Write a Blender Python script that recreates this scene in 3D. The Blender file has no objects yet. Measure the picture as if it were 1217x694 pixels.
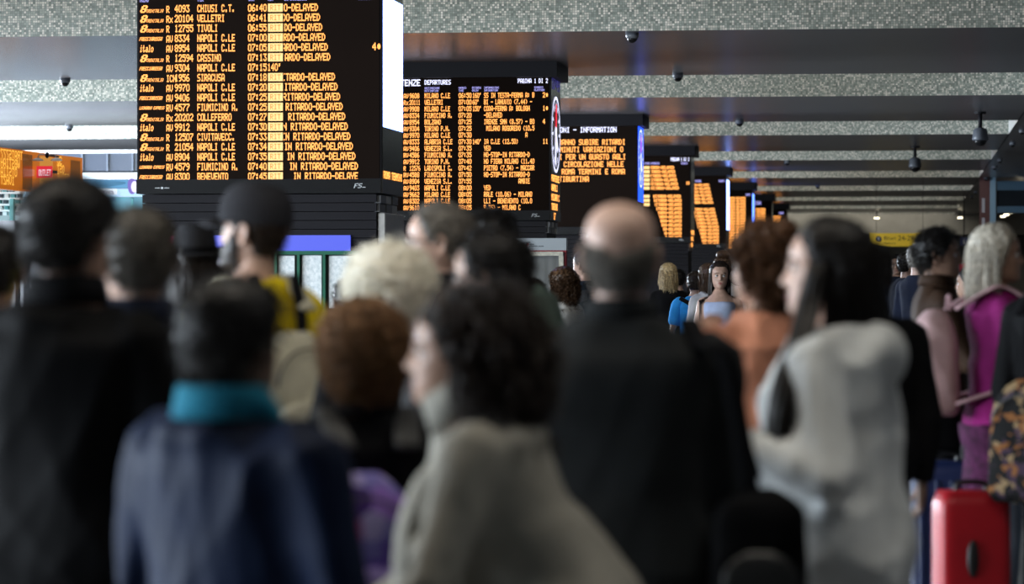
import bpy, bmesh, math, random
import numpy as np
from mathutils import Vector, Matrix, Euler

random.seed(7)
rng = np.random.default_rng(7)
sc = bpy.context.scene
COL = sc.collection

# ------------------------------------------------------------------ camera
CAMH = 1.52
YAW, PITCH = 0.1238, -0.0043
FPX, CX, CY, HOR = 3800.0, 608.5, 347.0, 331.05
cam = bpy.data.cameras.new('camera')
cam.sensor_width = 36.0
cam.lens = FPX / 1217.0 * 36.0
cam.clip_end = 400
cam.dof.use_dof = True
cam.dof.focus_distance = 33.0
cam.dof.aperture_fstop = 3.0
cam.dof.aperture_blades = 0
camo = bpy.data.objects.new('camera', cam)
COL.objects.link(camo)
camo.location = (0, 0, CAMH)
camo.rotation_euler = (math.pi / 2 + PITCH, 0, YAW)
sc.camera = camo

# ------------------------------------------------------------------ world and lights
sc.view_settings.view_transform = 'Standard'
sc.view_settings.look = 'None'
sc.view_settings.exposure = 0.0
sc.view_settings.gamma = 1.0
sc.view_settings.use_curve_mapping = False
w = bpy.data.worlds.new('overcast_sky')
sc.world = w
w.use_nodes = True
bg = w.node_tree.nodes['Background']
bg.inputs[0].default_value = (0.75, 0.87, 1.0, 1)
bg.inputs[1].default_value = 1.0

HB = CAMH + 2.802          # underside of the ceiling beams
B0, S, BW = 36.133, 13.3245, 7.946
XR, XL = 1.9, -22.0        # coffers end on the right, window wall on the left
HALL0, HALL1 = -14.0, 168.0


def area(name, loc, rot, sx, sy, power, col):
    l = bpy.data.lights.new(name, 'AREA')
    l.shape = 'RECTANGLE'
    l.size, l.size_y = sx, sy
    l.energy = power
    l.color = col
    o = bpy.data.objects.new(name, l)
    o.location, o.rotation_euler = loc, rot
    COL.objects.link(o)
    return o


# daylight through the window wall on the left (lights stand just outside the panes)
DAY = (0.78, 0.89, 1.0)
area('daylight', (XL - 0.5, 9, 2.35), (0, -math.pi / 2, 0), 3.4, 24, 10500, DAY)
area('daylight', (XL - 0.5, 53, 2.35), (0, -math.pi / 2, 0), 3.4, 18, 15000, DAY)
# lamps high in the coffer above the crowd, shining down
area('crowd_lamp', (-2.5, 6.8, HB + 1.4), (0, 0, 0), 14, 0.6, 300, (1.0, 0.92, 0.80))
# strip lamps hidden in the coffers, each washing the next mosaic face
for k in range(-2, 9):
    y = B0 + S * k + BW
    area('coffer_lamp', (-7, y + 0.25, HB + 0.75), (math.radians(58), 0, 0), 17, 0.2, 130 if k < 3 else 230, (1.0, 0.94, 0.82))


# ------------------------------------------------------------------ helpers
def P(px, py, depth):
    """world point for a photo pixel at a given distance along the view axis"""
    u, v = (px - CX) / FPX, (CY - py) / FPX
    F = Vector((-math.sin(YAW) * math.cos(PITCH), math.cos(YAW) * math.cos(PITCH), math.sin(PITCH)))
    R = Vector((math.cos(YAW), math.sin(YAW), 0))
    U = R.cross(F)
    return Vector((0, 0, CAMH)) + depth * (F + u * R + v * U)


def tag(o, label=None, cat=None, group=None, kind=None):
    if label: o['label'] = label
    if cat: o['category'] = cat
    if group: o['group'] = group
    if kind: o['kind'] = kind
    return o


def empty(name, loc=(0, 0, 0), rz=0.0):
    o = bpy.data.objects.new(name, None)
    o.empty_display_size = 0.1
    o.location = loc
    o.rotation_euler = (0, 0, rz)
    COL.objects.link(o)
    return o


class MB:
    """collects vertices and faces for one mesh"""

    def __init__(self):
        self.v, self.f, self.m, self.n = [], [], [], 0

    def add(self, verts, faces, mi=0):
        verts = np.asarray(verts, float).reshape(-1, 3)
        off = self.n
        self.v.append(verts)
        for f in faces:
            self.f.append(tuple(int(i) + off for i in f))
            self.m.append(mi)
        self.n += len(verts)
        return self

    def box(self, lo, hi, mi=0, bev=0.0):
        x0, y0, z0 = lo
        x1, y1, z1 = hi
        if bev <= 0:
            v = [(x0, y0, z0), (x1, y0, z0), (x1, y1, z0), (x0, y1, z0), (x0, y0, z1), (x1, y0, z1), (x1, y1, z1), (x0, y1, z1)]
            return self.add(v, [(0, 3, 2, 1), (4, 5, 6, 7), (0, 1, 5, 4), (1, 2, 6, 5), (2, 3, 7, 6), (3, 0, 4, 7)], mi)
        b = bev
        rings = []
        for z, ins in ((z0, b), (z0 + b, 0), (z1 - b, 0), (z1, b)):
            a0, a1, c0, c1 = x0 + ins, x1 - ins, y0 + ins, y1 - ins
            q = b * 0.9
            rings.append([(a0 + q, c0, z), (a1 - q, c0, z), (a1, c0 + q, z), (a1, c1 - q, z), (a1 - q, c1, z), (a0 + q, c1, z), (a0, c1 - q, z), (a0, c0 + q, z)])
        return self.rings(rings, mi)

    def rings(self, rings, mi=0, cap0=True, cap1=True, closed=False):
        n = len(rings[0])
        v = np.concatenate([np.asarray(r, float) for r in rings])
        f = []
        m = len(rings)
        for i in range(m if closed else m - 1):
            a, b = i * n, ((i + 1) % m) * n
            for j in range(n):
                k = (j + 1) % n
                f.append((a + j, a + k, b + k, b + j))
        if not closed:
            if cap0: f.append(tuple(range(n - 1, -1, -1)))
            if cap1: f.append(tuple(range((m - 1) * n, m * n)))
        return self.add(v, f, mi)

    def ellipsoid(self, c, r, rot=None, nu=20, nv=12, mi=0):
        rings = []
        M = np.array(rot) if rot is not None else np.eye(3)
        for i in range(1, nv):
            t = math.pi * i / nv
            a = np.linspace(0, 2 * math.pi, nu, endpoint=False)
            q = np.stack([r[0] * math.sin(t) * np.cos(a), r[1] * math.sin(t) * np.sin(a), -r[2] * math.cos(t) * np.ones(nu)], 1)
            rings.append(q @ M.T + np.asarray(c, float))
        return self.rings(rings, mi)

    def tube(self, pts, rad, n=12, mi=0, flat=None, closed=False):
        """tube along a polyline; rad number or list; flat=(axis, factor) squashes the section"""
        pts = np.asarray(pts, float)
        m = len(pts)
        rad = np.ones(m) * rad if np.isscalar(rad) else np.asarray(rad, float)
        T = np.gradient(pts, axis=0)
        T /= np.linalg.norm(T, axis=1)[:, None] + 1e-9
        ref = np.array([1.0, 0, 0]) if abs(T[0][0]) < 0.8 else np.array([0, 1.0, 0])
        if flat is not None: ref = np.asarray(flat[0], float)
        a = np.linspace(0, 2 * math.pi, n, endpoint=False)
        rings = []
        for i in range(m):
            e2 = np.cross(T[i], ref); e2 /= np.linalg.norm(e2) + 1e-9
            e1 = np.cross(e2, T[i])
            if flat is None: ref = e1
            k = flat[1] if flat is not None else 1.0
            rings.append(pts[i] + rad[i] * (np.outer(np.cos(a), e1) + k * np.outer(np.sin(a), e2)))
        return self.rings(rings, mi, closed=closed)

    def mesh(self, name, mats=(), smooth=False):
        me = bpy.data.meshes.new(name)
        me.from_pydata(np.concatenate(self.v).tolist() if self.v else [], [], self.f)
        for m in mats: me.materials.append(m)
        if len(mats) > 1: me.polygons.foreach_set('material_index', self.m)
        if smooth: me.polygons.foreach_set('use_smooth', [True] * len(me.polygons))
        me.update()
        return me

    def build(self, name, mats, parent=None, smooth=False, loc=None):
        if not isinstance(mats, (list, tuple)): mats = [mats]
        o = bpy.data.objects.new(name, self.mesh(name, mats, smooth))
        COL.objects.link(o)
        if parent is not None: o.parent = parent
        if loc is not None: o.location = loc
        return o


def sub(n, r=2):
    """catmull-rom refinement of a polyline"""
    p = np.asarray(n, float)
    q = np.vstack([2 * p[0] - p[1], p, 2 * p[-1] - p[-2]])
    out = []
    for i in range(1, len(q) - 2):
        for s in range(r):
            t = s / r
            out.append(0.5 * ((2 * q[i]) + (-q[i - 1] + q[i + 1]) * t + (2 * q[i - 1] - 5 * q[i] + 4 * q[i + 1] - q[i + 2]) * t * t + (-q[i - 1] + 3 * q[i] - 3 * q[i + 1] + q[i + 2]) * t ** 3))
    out.append(q[-2])
    return np.array(out)


# ------------------------------------------------------------------ materials
MATS = {}


def mat(name, col, rough=0.6, metal=0.0, emit=None, es=0.0, var=0.0, scale=8.0, bump=0.0, bscale=120.0, spec=0.5, trans=0.0, stretch=None, sheen=0.0):
    if name in MATS: return MATS[name]
    m = bpy.data.materials.new(name)
    m.use_nodes = True
    nt = m.node_tree
    b = nt.nodes['Principled BSDF']
    b.inputs['Base Color'].default_value = (*col, 1)
    b.inputs['Roughness'].default_value = rough
    b.inputs['Metallic'].default_value = metal
    b.inputs['Specular IOR Level'].default_value = spec
    if trans: b.inputs['Transmission Weight'].default_value = trans
    if sheen: b.inputs['Sheen Weight'].default_value = sheen
    if emit:
        b.inputs['Emission Color'].default_value = (*emit, 1)
        b.inputs['Emission Strength'].default_value = es
    if var or bump:
        tc = nt.nodes.new('ShaderNodeTexCoord')
        mp = nt.nodes.new('ShaderNodeMapping')
        if stretch: mp.inputs['Scale'].default_value = stretch
        nt.links.new(tc.outputs['Object'], mp.inputs['Vector'])
    if var:
        n = nt.nodes.new('ShaderNodeTexNoise')
        n.inputs['Scale'].default_value = scale
        n.inputs['Detail'].default_value = 4
        r = nt.nodes.new('ShaderNodeValToRGB')
        r.color_ramp.elements[0].position = 0.3
        r.color_ramp.elements[1].position = 0.7
        r.color_ramp.elements[0].color = (*[c * (1 - var) for c in col], 1)
        r.color_ramp.elements[1].color = (*[min(1, c * (1 + var)) for c in col], 1)
        nt.links.new(mp.outputs['Vector'], n.inputs['Vector'])
        nt.links.new(n.outputs['Fac'], r.inputs['Fac'])
        nt.links.new(r.outputs['Color'], b.inputs['Base Color'])
    if bump:
        n2 = nt.nodes.new('ShaderNodeTexNoise')
        n2.inputs['Scale'].default_value = bscale
        n2.inputs['Detail'].default_value = 3
        bp = nt.nodes.new('ShaderNodeBump')
        bp.inputs['Strength'].default_value = bump
        bp.inputs['Distance'].default_value = 0.004
        nt.links.new(mp.outputs['Vector'], n2.inputs['Vector'])
        nt.links.new(n2.outputs['Fac'], bp.inputs['Height'])
        nt.links.new(bp.outputs['Normal'], b.inputs['Normal'])
    MATS[name] = m
    return m


def glow(name, col, s):
    return mat(name, (0.02, 0.02, 0.02), 0.5, emit=col, es=s)


def fabric(name, col, var=0.25, bump=0.25, bscale=160, rough=0.9, scale=6, spec=0.25):
    return mat(name, col, rough, var=var, bump=bump, bscale=bscale, scale=scale, spec=spec)


def pattern(name, cols, scale=18.0, rough=0.8):
    """several colours in voronoi patches (printed cloth)"""
    m = bpy.data.materials.new(name)
    m.use_nodes = True
    nt = m.node_tree
    b = nt.nodes['Principled BSDF']
    tc = nt.nodes.new('ShaderNodeTexCoord')
    nz = nt.nodes.new('ShaderNodeTexNoise'); nz.inputs['Scale'].default_value = scale * 0.6
    mx = nt.nodes.new('ShaderNodeVectorMath'); mx.operation = 'MULTIPLY_ADD'
    mx.inputs[1].default_value = (0.08, 0.08, 0.08)
    v = nt.nodes.new('ShaderNodeTexVoronoi'); v.inputs['Scale'].default_value = scale
    r = nt.nodes.new('ShaderNodeValToRGB'); r.color_ramp.interpolation = 'CONSTANT'
    sp = nt.nodes.new('ShaderNodeSeparateColor')
    nt.links.new(tc.outputs['Object'], nz.inputs['Vector'])
    nt.links.new(nz.outputs['Color'], mx.inputs[0])
    nt.links.new(tc.outputs['Object'], mx.inputs[2])
    nt.links.new(mx.outputs[0], v.inputs['Vector'])
    nt.links.new(v.outputs['Color'], sp.inputs[0])
    nt.links.new(sp.outputs[0], r.inputs['Fac'])
    e = r.color_ramp.elements
    while len(e) < len(cols): e.new(0.5)
    for i, c in enumerate(cols):
        e[i].position = i / len(cols)
        e[i].color = (*c, 1)
    nt.links.new(r.outputs['Color'], b.inputs['Base Color'])
    b.inputs['Roughness'].default_value = rough
    b.inputs['Specular IOR Level'].default_value = 0.12
    return m


def mosaic():
    """small glass mosaic, one random tone per 23 mm tile, pale joints"""
    m = bpy.data.materials.new('glass_mosaic')
    m.use_nodes = True
    nt = m.node_tree
    N, L = nt.nodes.new, nt.links.new
    b = nt.nodes['Principled BSDF']
    g = N('ShaderNodeNewGeometry')
    sc_ = N('ShaderNodeVectorMath'); sc_.operation = 'SCALE'; sc_.inputs['Scale'].default_value = 1 / 0.027
    fl = N('ShaderNodeVectorMath'); fl.operation = 'FLOOR'
    fr = N('ShaderNodeVectorMath'); fr.operation = 'FRACTION'
    wn = N('ShaderNodeTexWhiteNoise'); wn.noise_dimensions = '3D'
    r = N('ShaderNodeValToRGB')
    e = r.color_ramp.elements
    for p, c in ((0.0, (0.16, 0.195, 0.17)), (0.35, (0.28, 0.33, 0.29)), (0.62, (0.40, 0.43, 0.38)), (0.8, (0.62, 0.60, 0.53)), (1.0, (0.82, 0.79, 0.72))):
        if p in (0.0, 1.0): el = e[0] if p == 0 else e[-1]
        else: el = e.new(p)
        el.color = (*c, 1)
    L(g.outputs['Position'], sc_.inputs[0]); L(sc_.outputs[0], fl.inputs[0]); L(sc_.outputs[0], fr.inputs[0])
    sx = N('ShaderNodeSeparateXYZ'); L(fl.outputs[0], sx.inputs[0])
    cb = N('ShaderNodeCombineXYZ'); L(sx.outputs[0], cb.inputs[0]); L(sx.outputs[2], cb.inputs[2])
    L(cb.outputs[0], wn.inputs['Vector']); L(wn.outputs['Value'], r.inputs['Fac'])
    fx = N('ShaderNodeSeparateXYZ'); L(fr.outputs[0], fx.inputs[0])
    mn = N('ShaderNodeMath'); mn.operation = 'MINIMUM'; L(fx.outputs[0], mn.inputs[0]); L(fx.outputs[2], mn.inputs[1])
    lt = N('ShaderNodeMath'); lt.operation = 'LESS_THAN'; lt.inputs[1].default_value = 0.14; L(mn.outputs[0], lt.inputs[0])
    mx = N('ShaderNodeMix'); mx.data_type = 'RGBA'
    L(lt.outputs[0], mx.inputs['Factor']); L(r.outputs['Color'], mx.inputs['A']); mx.inputs['B'].default_value = (0.16, 0.17, 0.16, 1)
    L(mx.outputs['Result'], b.inputs['Base Color'])
    b.inputs['Roughness'].default_value = 0.35
    return m


M_MOSAIC = mosaic()
M_SOFFIT = mat('ceiling_laminate', (0.17, 0.17, 0.18), 0.27, var=0.25, scale=3.0, bump=0.06, bscale=5, stretch=(0.03, 6, 6), spec=0.6)
M_PLASTER = mat('white_plaster', (0.62, 0.62, 0.6), 0.8, var=0.06, scale=2)
M_DARKCEIL = mat('coffer_paint', (0.08, 0.08, 0.08), 0.8)
M_FLOOR = mat('stone_floor', (0.20, 0.20, 0.20), 0.3, var=0.2, scale=2.5)
M_WALL = mat('grey_wall', (0.28, 0.27, 0.24), 0.7, var=0.15, scale=1.2)
M_DARKWALL = mat('dark_cladding', (0.05, 0.05, 0.055), 0.5)
M_GLASS = mat('window_glass', (0.9, 0.95, 1.0), 0.02, trans=1.0)
M_STEEL = mat('brushed_steel', (0.46, 0.44, 0.41), 0.4, metal=0.25, var=0.1, scale=20)
M_WHITEMETAL = mat('white_metal', (0.7, 0.72, 0.73), 0.4)
M_BLACKMETAL = mat('black_metal', (0.009, 0.008, 0.011), 0.55, spec=0.2)
M_BLACKGLOSS = mat('black_screen_glass', (0.008, 0.008, 0.009), 0.22)
M_LEDOFF = mat('led_matrix_off', (0.011, 0.006, 0.004), 0.85, spec=0.08)
M_AMBER = glow('led_amber', (1.0, 0.37, 0.075), 2.1)
M_AMBERHOT = glow('led_amber_block', (1.0, 0.66, 0.25), 1.35)
M_AMBERREFL = glow('amber_reflection_dim', (1.0, 0.42, 0.06), 0.55)  # bright band of the reflection painted on the amber glass
M_LEDWHITE = glow('led_white', (0.72, 0.74, 1.0), 1.8)
M_LEDVIOLET = glow('led_violet_white', (0.45, 0.42, 1.0), 0.9)
M_SIDEWHITE = glow('side_screen_white', (0.22, 0.36, 1.0), 8.0)
M_SIDEBLUE = glow('side_screen_blue', (0.015, 0.08, 1.0), 2.2)
M_RED = glow('led_red', (1.0, 0.02, 0.05), 1.4)
M_BLUESTRIP = glow('blue_light_strip', (0.10, 0.14, 1.0), 0.9)
M_PINKSTRIP = glow('pink_light_strip', (1.0, 0.02, 0.30), 0.95)
M_GREYBLOCK = mat('grey_block', (0.16, 0.16, 0.165), 0.5)

# ------------------------------------------------------------------ room shell
tag(MB().box((XL, HALL0, -0.1), (9, HALL1, 0)).build('floor', M_FLOOR), 'dark grey polished stone floor of the station hall', 'floor', kind='structure')
ceil = MB().box((XL, HALL0, HB + 1.6), (9, HALL1, HB + 1.8)).build('ceiling', M_DARKCEIL)
tag(ceil, 'coffered station ceiling of wide mosaic-faced beams', 'ceiling', kind='structure')
for k in range(-4, 10):
    y0 = B0 + S * k
    b = MB()
    b.box((XL, y0, HB), (XR + 0.02, y0 + BW, HB + 1.6))
    b.m = [1, 2, 0, 2, 0, 2]
    b.build('ceiling_beam', [M_MOSAIC, M_SOFFIT, M_PLASTER], ceil)
# flat strip of ceiling along the right side, its face closing the coffers
b = MB().box((XR, HALL0, HB), (9, HALL1, HB + 1.6))
b.m = [1, 0, 0, 0, 0, 0]
b.build('ceiling_side_strip', [M_PLASTER, M_SOFFIT], ceil)

tag(MB().box((XL, HALL1, 0), (9, HALL1 + 0.3, HB + 1.7)).build('wall_back', M_WALL), 'far end wall of the hall', 'wall', kind='structure')
tag(MB().box((XL, HALL0 - 0.3, 0), (9, HALL0, HB + 1.7)).build('wall_front', M_DARKWALL), 'dark wall behind the viewer', 'wall', kind='structure')
tag(MB().box((9, HALL0, 0), (9.3, HALL1, HB + 1.7)).build('wall_right', M_DARKWALL), 'dark right side wall of the hall', 'wall', kind='structure')
# left wall: solid runs around two long window openings
wl = MB()
for y0, y1 in ((HALL0, -3.5), (21.5, 43.5), (62.5, HALL1)):
    wl.box((XL - 0.3, y0, 0), (XL, y1, HB + 1.7))
for y0, y1 in ((-3.5, 21.5), (43.5, 62.5)):
    wl.box((XL - 0.3, y0, 0), (XL, y1, 0.5))
    wl.box((XL - 0.3, y0, HB), (XL, y1, HB + 1.7))
tag(wl.build('wall_left', M_WALL), 'left window wall of the hall', 'wall', kind='structure')
for wi, (y0, y1) in enumerate(((-3.5, 21.5), (43.5, 62.5))):
    wr = empty('window_%d' % (wi + 1), (XL, y0, 0.5))
    tag(wr, '%s of the two long daylight windows in the left wall' % ('nearer', 'farther')[wi], 'window', kind='structure')
    n = 8
    st = (y1 - y0) / n
    for i in range(n + 1):
        MB().box((-0.12, i * st - 0.05, 0), (0.02, i * st + 0.05, HB - 0.5)).build('mullion', M_STEEL, wr)

# ------------------------------------------------------------------ lettering
F5 = {}
for ln in """0 3E4141413E|1 00427F4000|2 4261514946|3 2141454B31|4 1814127F10|5 2745454539|6 3C4A494930|7 0171090503|8 3649494936|9 064949291E
: 0036360000|- 0808080808|. 0060600000|( 001C224100|) 0041221C00|' 0007030000|/ 2010080402|A 7E1111117E|B 7F49494936|C 3E41414122|D 7F4141221C
E 7F49494941|F 7F09090901|G 3E4149497A|H 7F0808087F|I 00417F4100|J 2040413F01|K 7F08142241|L 7F40404040|M 7F020C027F|N 7F0408107F|O 3E4141413E
P 7F09090906|Q 3E4151215E|R 7F09192946|S 4649494931|T 01017F0101|U 3F4040403F|V 1F2040201F|W 3F4038403F|X 6314081463|Y 0708700807|Z 6151494543
i 00447D4000|t 043F444020|a 2054545478|l 00417F4000|o 3844444438|r 7C08040408|x 4428102844|e 3854545418|* 001C3E3E1C""".replace('\n', '|').split('|'):
    F5[ln[0]] = [int(ln[2 + 2 * i:4 + 2 * i], 16) for i in range(5)]


def glyphs(mb, s, x, z, adv, h, shear=0.0, clip=None, mirror=False, y=-0.012, mi=0, fat=1.0):
    """dot-matrix text as thin raised blocks, lower left corner at x,z on a face that looks towards -Y"""
    cw, ch = adv / 6.0, h / 7.0
    vs, fs = [], []
    for i, c in enumerate(s):
        for j, bits in enumerate(F5.get(c, ())):
            r = 0
            while r < 7:
                if bits >> r & 1:
                    r2 = r
                    while r2 < 6 and bits >> (r2 + 1) & 1: r2 += 1
                    z1, z0 = z + (7 - r) * ch + 0.12 * ch, z + (6 - r2) * ch - 0.12 * ch
                    a = x + i * adv + j * cw
                    a0, a1 = a - 0.2 * fat * cw, a + cw * (1 + 0.2 * fat)
                    if clip is None or (a0 >= clip[0] and a1 <= clip[1]):
                        s0, s1 = shear * (z0 - z), shear * (z1 - z)
                        n = len(vs)
                        vs += [(a0 + s0, y, z0), (a1 + s0, y, z0), (a1 + s1, y, z1), (a0 + s1, y, z1)]
                        fs.append((n, n + 1, n + 2, n + 3))
                    r = r2 + 1
                else:
                    r += 1
    if vs:
        if mirror:
            vs = [(-p[0], p[1], p[2]) for p in vs]
        mb.add(vs, fs, mi)
    return mb


def quad(mb, x0, z0, x1, z1, y=-0.012, mi=0):
    return mb.add([(x0, y, z0), (x1, y, z0), (x1, y, z1), (x0, y, z1)], [(0, 1, 2, 3)], mi)


# ------------------------------------------------------------------ departure boards
BX, BY0, BT = -4.621 - 1.1, 27.812, 1.15
BPPM = [134.3, 91.5, 69.4, 55.9, 46.8, 40.3, 35.4, 31.5]
BRX = [452, 655, 758.5, 820.9, 861.8, 893.3, 916, 934.5]


def board(i, label):
    """ceiling-hung led board on its own base, front towards -Y"""
    root = empty('departure_board', (BX, BY0 + S * i, 0))
    tag(root, label, 'departure board', 'row of departure boards')
    MB().box((-1.2, -0.12, HB - 0.2), (1.2, BT + 0.12, HB - 0.001)).build('header', M_BLACKMETAL, root)
    MB().box((-1.1, 0.0, 2.27), (1.1, BT, HB - 0.2)).build('casing', M_BLACKMETAL, root)
    scr = MB().box((-1.085, -0.008, 2.40), (1.085, 0.004, HB - 0.2)).build('front_screen', M_LEDOFF, root)
    bar = MB().box((-1.1, -0.03, 2.27), (1.1, 0.0, 2.395)).build('lower_bar', M_BLACKGLOSS, root)
    side = MB().box((1.098, 0.02, 2.40), (1.11, BT - 0.02, HB - 0.2)).build('side_screen', M_BLACKGLOSS, root)
    MB().box((1.098, 0.0, 2.27), (1.112, BT, 2.395)).build('side_bar', M_GREYBLOCK, root)
    # base: narrow horizontal slats, then plain panel
    z = 2.262
    for q in range(9):
        MB().box((-1.06, 0.03 + 0.004 * (q % 2), z - 0.072), (1.05, BT - 0.03, z)).build('base_slat', M_BLACKMETAL, root)
        z -= 0.078
    MB().box((-1.04, 0.05, 0), (1.03, BT - 0.05, z)).build('base', M_BLACKMETAL, root)
    for q in range(2):
        for r in range(3):
            MB().box((1.03, 0.06 + r * 0.33, 2.185 - q * 0.078), (1.085 - 0.01 * ((q + r) % 2), 0.36 + r * 0.33, 2.255 - q * 0.078)).build('side_block', (M_GREYBLOCK, M_STEEL)[(q * 2 + r) % 3 == 1], root)
    # little white maker marks on the lower bar
    lg = MB()
    quad(lg, -0.93, 2.318, -0.885, 2.324, -0.034); quad(lg, -0.875, 2.312, -0.855, 2.330, -0.034); quad(lg, -0.845, 2.318, -0.80, 2.324, -0.034)
    glyphs(lg, 'FS', 0.86, 2.315, 0.035, 0.04, 0.35, y=-0.034); quad(lg, 0.935, 2.318, 0.965, 2.324, -0.034)
    lg.build('maker_mark', M_WHITEMETAL, bar)
    return root, scr, side


def row(parent, mb, mats=None, name='text_row'):
    if mb.n:
        return mb.build(name, mats or [M_AMBER], parent)


def piece(parent, name, s, x, z, adv, *a, m=None, **k):
    """one object for each word"""
    i = 0
    for wd_ in s.split(' '):
        if wd_: row(parent, glyphs(MB(), wd_, x + i * adv, z, adv, *a, **k), [m or M_AMBER], name)
        i += len(wd_) + 1


BOARD_LABELS = ['nearest and largest departure board, full amber list with all times and RITARDO-DELAYED rows',
                'second departure board, PARTENZE DEPARTURES heading and a white clock on its side',
                'information board with six lines of amber announcement text, third in the row',
                'fourth board in the row, slanting block of amber delay rows, PAGINA 1 DI 2',
                'fifth board in the row, bright white strip along its side',
                'sixth board in the row, small, above the auburn hair of the woman in peach',
                'seventh board in the row, tiny with a violet heading',
                'farthest tiny departure board at the end of the row']
BO = [board(i, BOARD_LABELS[i]) for i in range(8)]

# board 1: the large list
X1 = lambda px: (px - 163) / 289 * 2.2 - 1.1
Z1 = lambda py: CAMH + (331.5 - py) / 134.3
ROWS1 = """TREN|R |4093|CHIUSI C.T.|06:40|O-DELAYED
TREN|Rx|20104|VELLETRI|06:41|DO-DELAYED
TREN|R |12755|TIVOLI|06:55|DO-DELAYED
FREC|AV|8334|NAPOLI C.LE|07:00|RDO-DELAYED
ital|AV|8954|NAPOLI C.LE|07:05|ARDO-DELAYED
TREN|R |12594|CASSINO|07:13|ARDO-DELAYED
FREC|AV|9304|NAPOLI C.LE|07:15|
TREN|ICN|1956|SIRACUSA|07:18|ITARDO-DELAYED
ital|AV|9970|NAPOLI C.LE|07:20|ITARDO-DELAYED
FREC|AV|9406|NAPOLI C.LE|07:25|RITARDO-DELAYED
LEON|RV|4577|FIUMICINO A.|07:25|RITARDO-DELAYED
TREN|Rx|20202|COLLEFERRO|07:27|N RITARDO-DELAYED
ital|AV|9912|NAPOLI C.LE|07:30|IN RITARDO-DELAYED
TREN|R |12507|CIVITAVECC.|07:33|IN RITARDO-DELAYED
TREN|R |21054|NAPOLI C.LE|07:34|IN RITARDO-DELAYED
ital|AV|8904|NAPOLI C.LE|07:35|IN RITARDO-DELAYED
LEON|RV|4579|FIUMICINO A.|07:40|IN RITARDO-DELAYED
FREC|AV|8300|BENEVENTO|07:45|IN RITARDO-DELAYE""".split('\n')
ENDX = [378.5, 381, 383.5, 387, 390, 393, 0, 398.5, 401.5, 404.5, 407.5, 410.5, 413.5, 416.5, 419.5, 422.5, 425.5, 425.5]
_, scr, side = BO[0]
PXM = 2.2 / 289
AD, HT = 4.1 * PXM, 8.6 / 134.3
for i, ln in enumerate(ROWS1):
    lg, cat, num, dst, tm, info = ln.split('|')
    zb = Z1(14.6 + 11.77 * i)
    if lg == 'TREN':
        piece(scr, 'operator_emblem', '8', X1(167), zb, 7.2 * PXM, HT, 0.4, fat=2.5)
        piece(scr, 'operator_name', 'TRENITALIA', X1(174), zb, 2.05 * PXM, HT * 0.45, 0.3)
    elif lg == 'FREC':
        piece(scr, 'operator_name', 'FRECCIAROSSA', X1(166), zb + HT * 0.2, 2.25 * PXM, HT * 0.5, 0.35, fat=2)
    elif lg == 'LEON':
        piece(scr, 'operator_name', 'LEONARDO EXPRESS', X1(166), zb + HT * 0.25, 1.85 * PXM, HT * 0.42, 0.35, fat=2)
    else:
        piece(scr, 'operator_name', 'italo', X1(166.5), zb, 3.3 * PXM, HT * 0.95, 0.12, fat=1.5)
    piece(scr, 'train_category', cat, X1(198.5), zb - HT * 0.06, 4.0 * PXM, HT * 0.95)
    piece(scr, 'train_number', num, X1(208.5), zb, 4.5 * PXM, HT, fat=1.0)
    piece(scr, 'destination', dst, X1(235.3), zb, AD, HT)
    piece(scr, 'departure_time', tm, X1(295.5), zb, 4.5 * PXM, HT)
    if info:
        row(scr, quad(MB(), X1(319), zb - 0.004, X1(336.5), zb + HT + 0.004), [M_AMBERHOT], 'delay_block')
        piece(scr, 'delay_mark', 'RIT', X1(321.5), zb + HT * 0.14, 4.4 * PXM, HT * 0.72, y=-0.016, m=glow('led_amber_deep', (1.0, 0.36, 0.06), 0.9), fat=0.1)
        piece(scr, 'notice', info, X1(ENDX[i]) - len(info) * 4.5 * PXM, zb, 4.5 * PXM, HT, clip=(X1(337.3), X1(426)))
    else:
        piece(scr, 'delay_minutes', "140'", X1(318.5), zb, 4.2 * PXM, HT)
    if i == 4:
        piece(scr, 'platform_number', '4*', X1(442), zb, 5 * PXM, HT)
for px, s in ((166, 'TRENO'), (236, 'PER'), (296, 'ORA'), (319, 'RIT'), (338, 'INFORMAZIONI'), (426, 'BINARIO')):
    piece(scr, 'column_heading', s, X1(px), Z1(2.0), 2.3 * PXM, 0.045, fat=2, m=M_LEDVIOLET)
# its side: overexposed white screen above one amber line
zt, zb = 4.02, Z1(152)
MB().add([(1.113, 0.03, zb), (1.113, BT - 0.03, zb), (1.113, BT - 0.03, zt), (1.113, 0.03, zt)], [(0, 1, 2, 3)]).build('lit_panel', M_SIDEWHITE, side)


def side_text(parent, lines, z, h, adv, m=M_AMBER):
    for q, s in enumerate(lines):
        i = 0
        for wd_ in s.split(' '):
            mb = glyphs(MB(), wd_, 0.06 + i * adv, z - q * h * 1.45, adv, h, y=0, fat=2)
            mb.v = [np.stack([np.full(len(a), 1.115), a[:, 0], a[:, 2]], 1) for a in mb.v]
            if mb.n: mb.build('side_word', [m], parent)
            i += len(wd_) + 1


side_text(side, ['ROMA TERMINI'], Z1(213), 0.065, 0.086)

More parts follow.
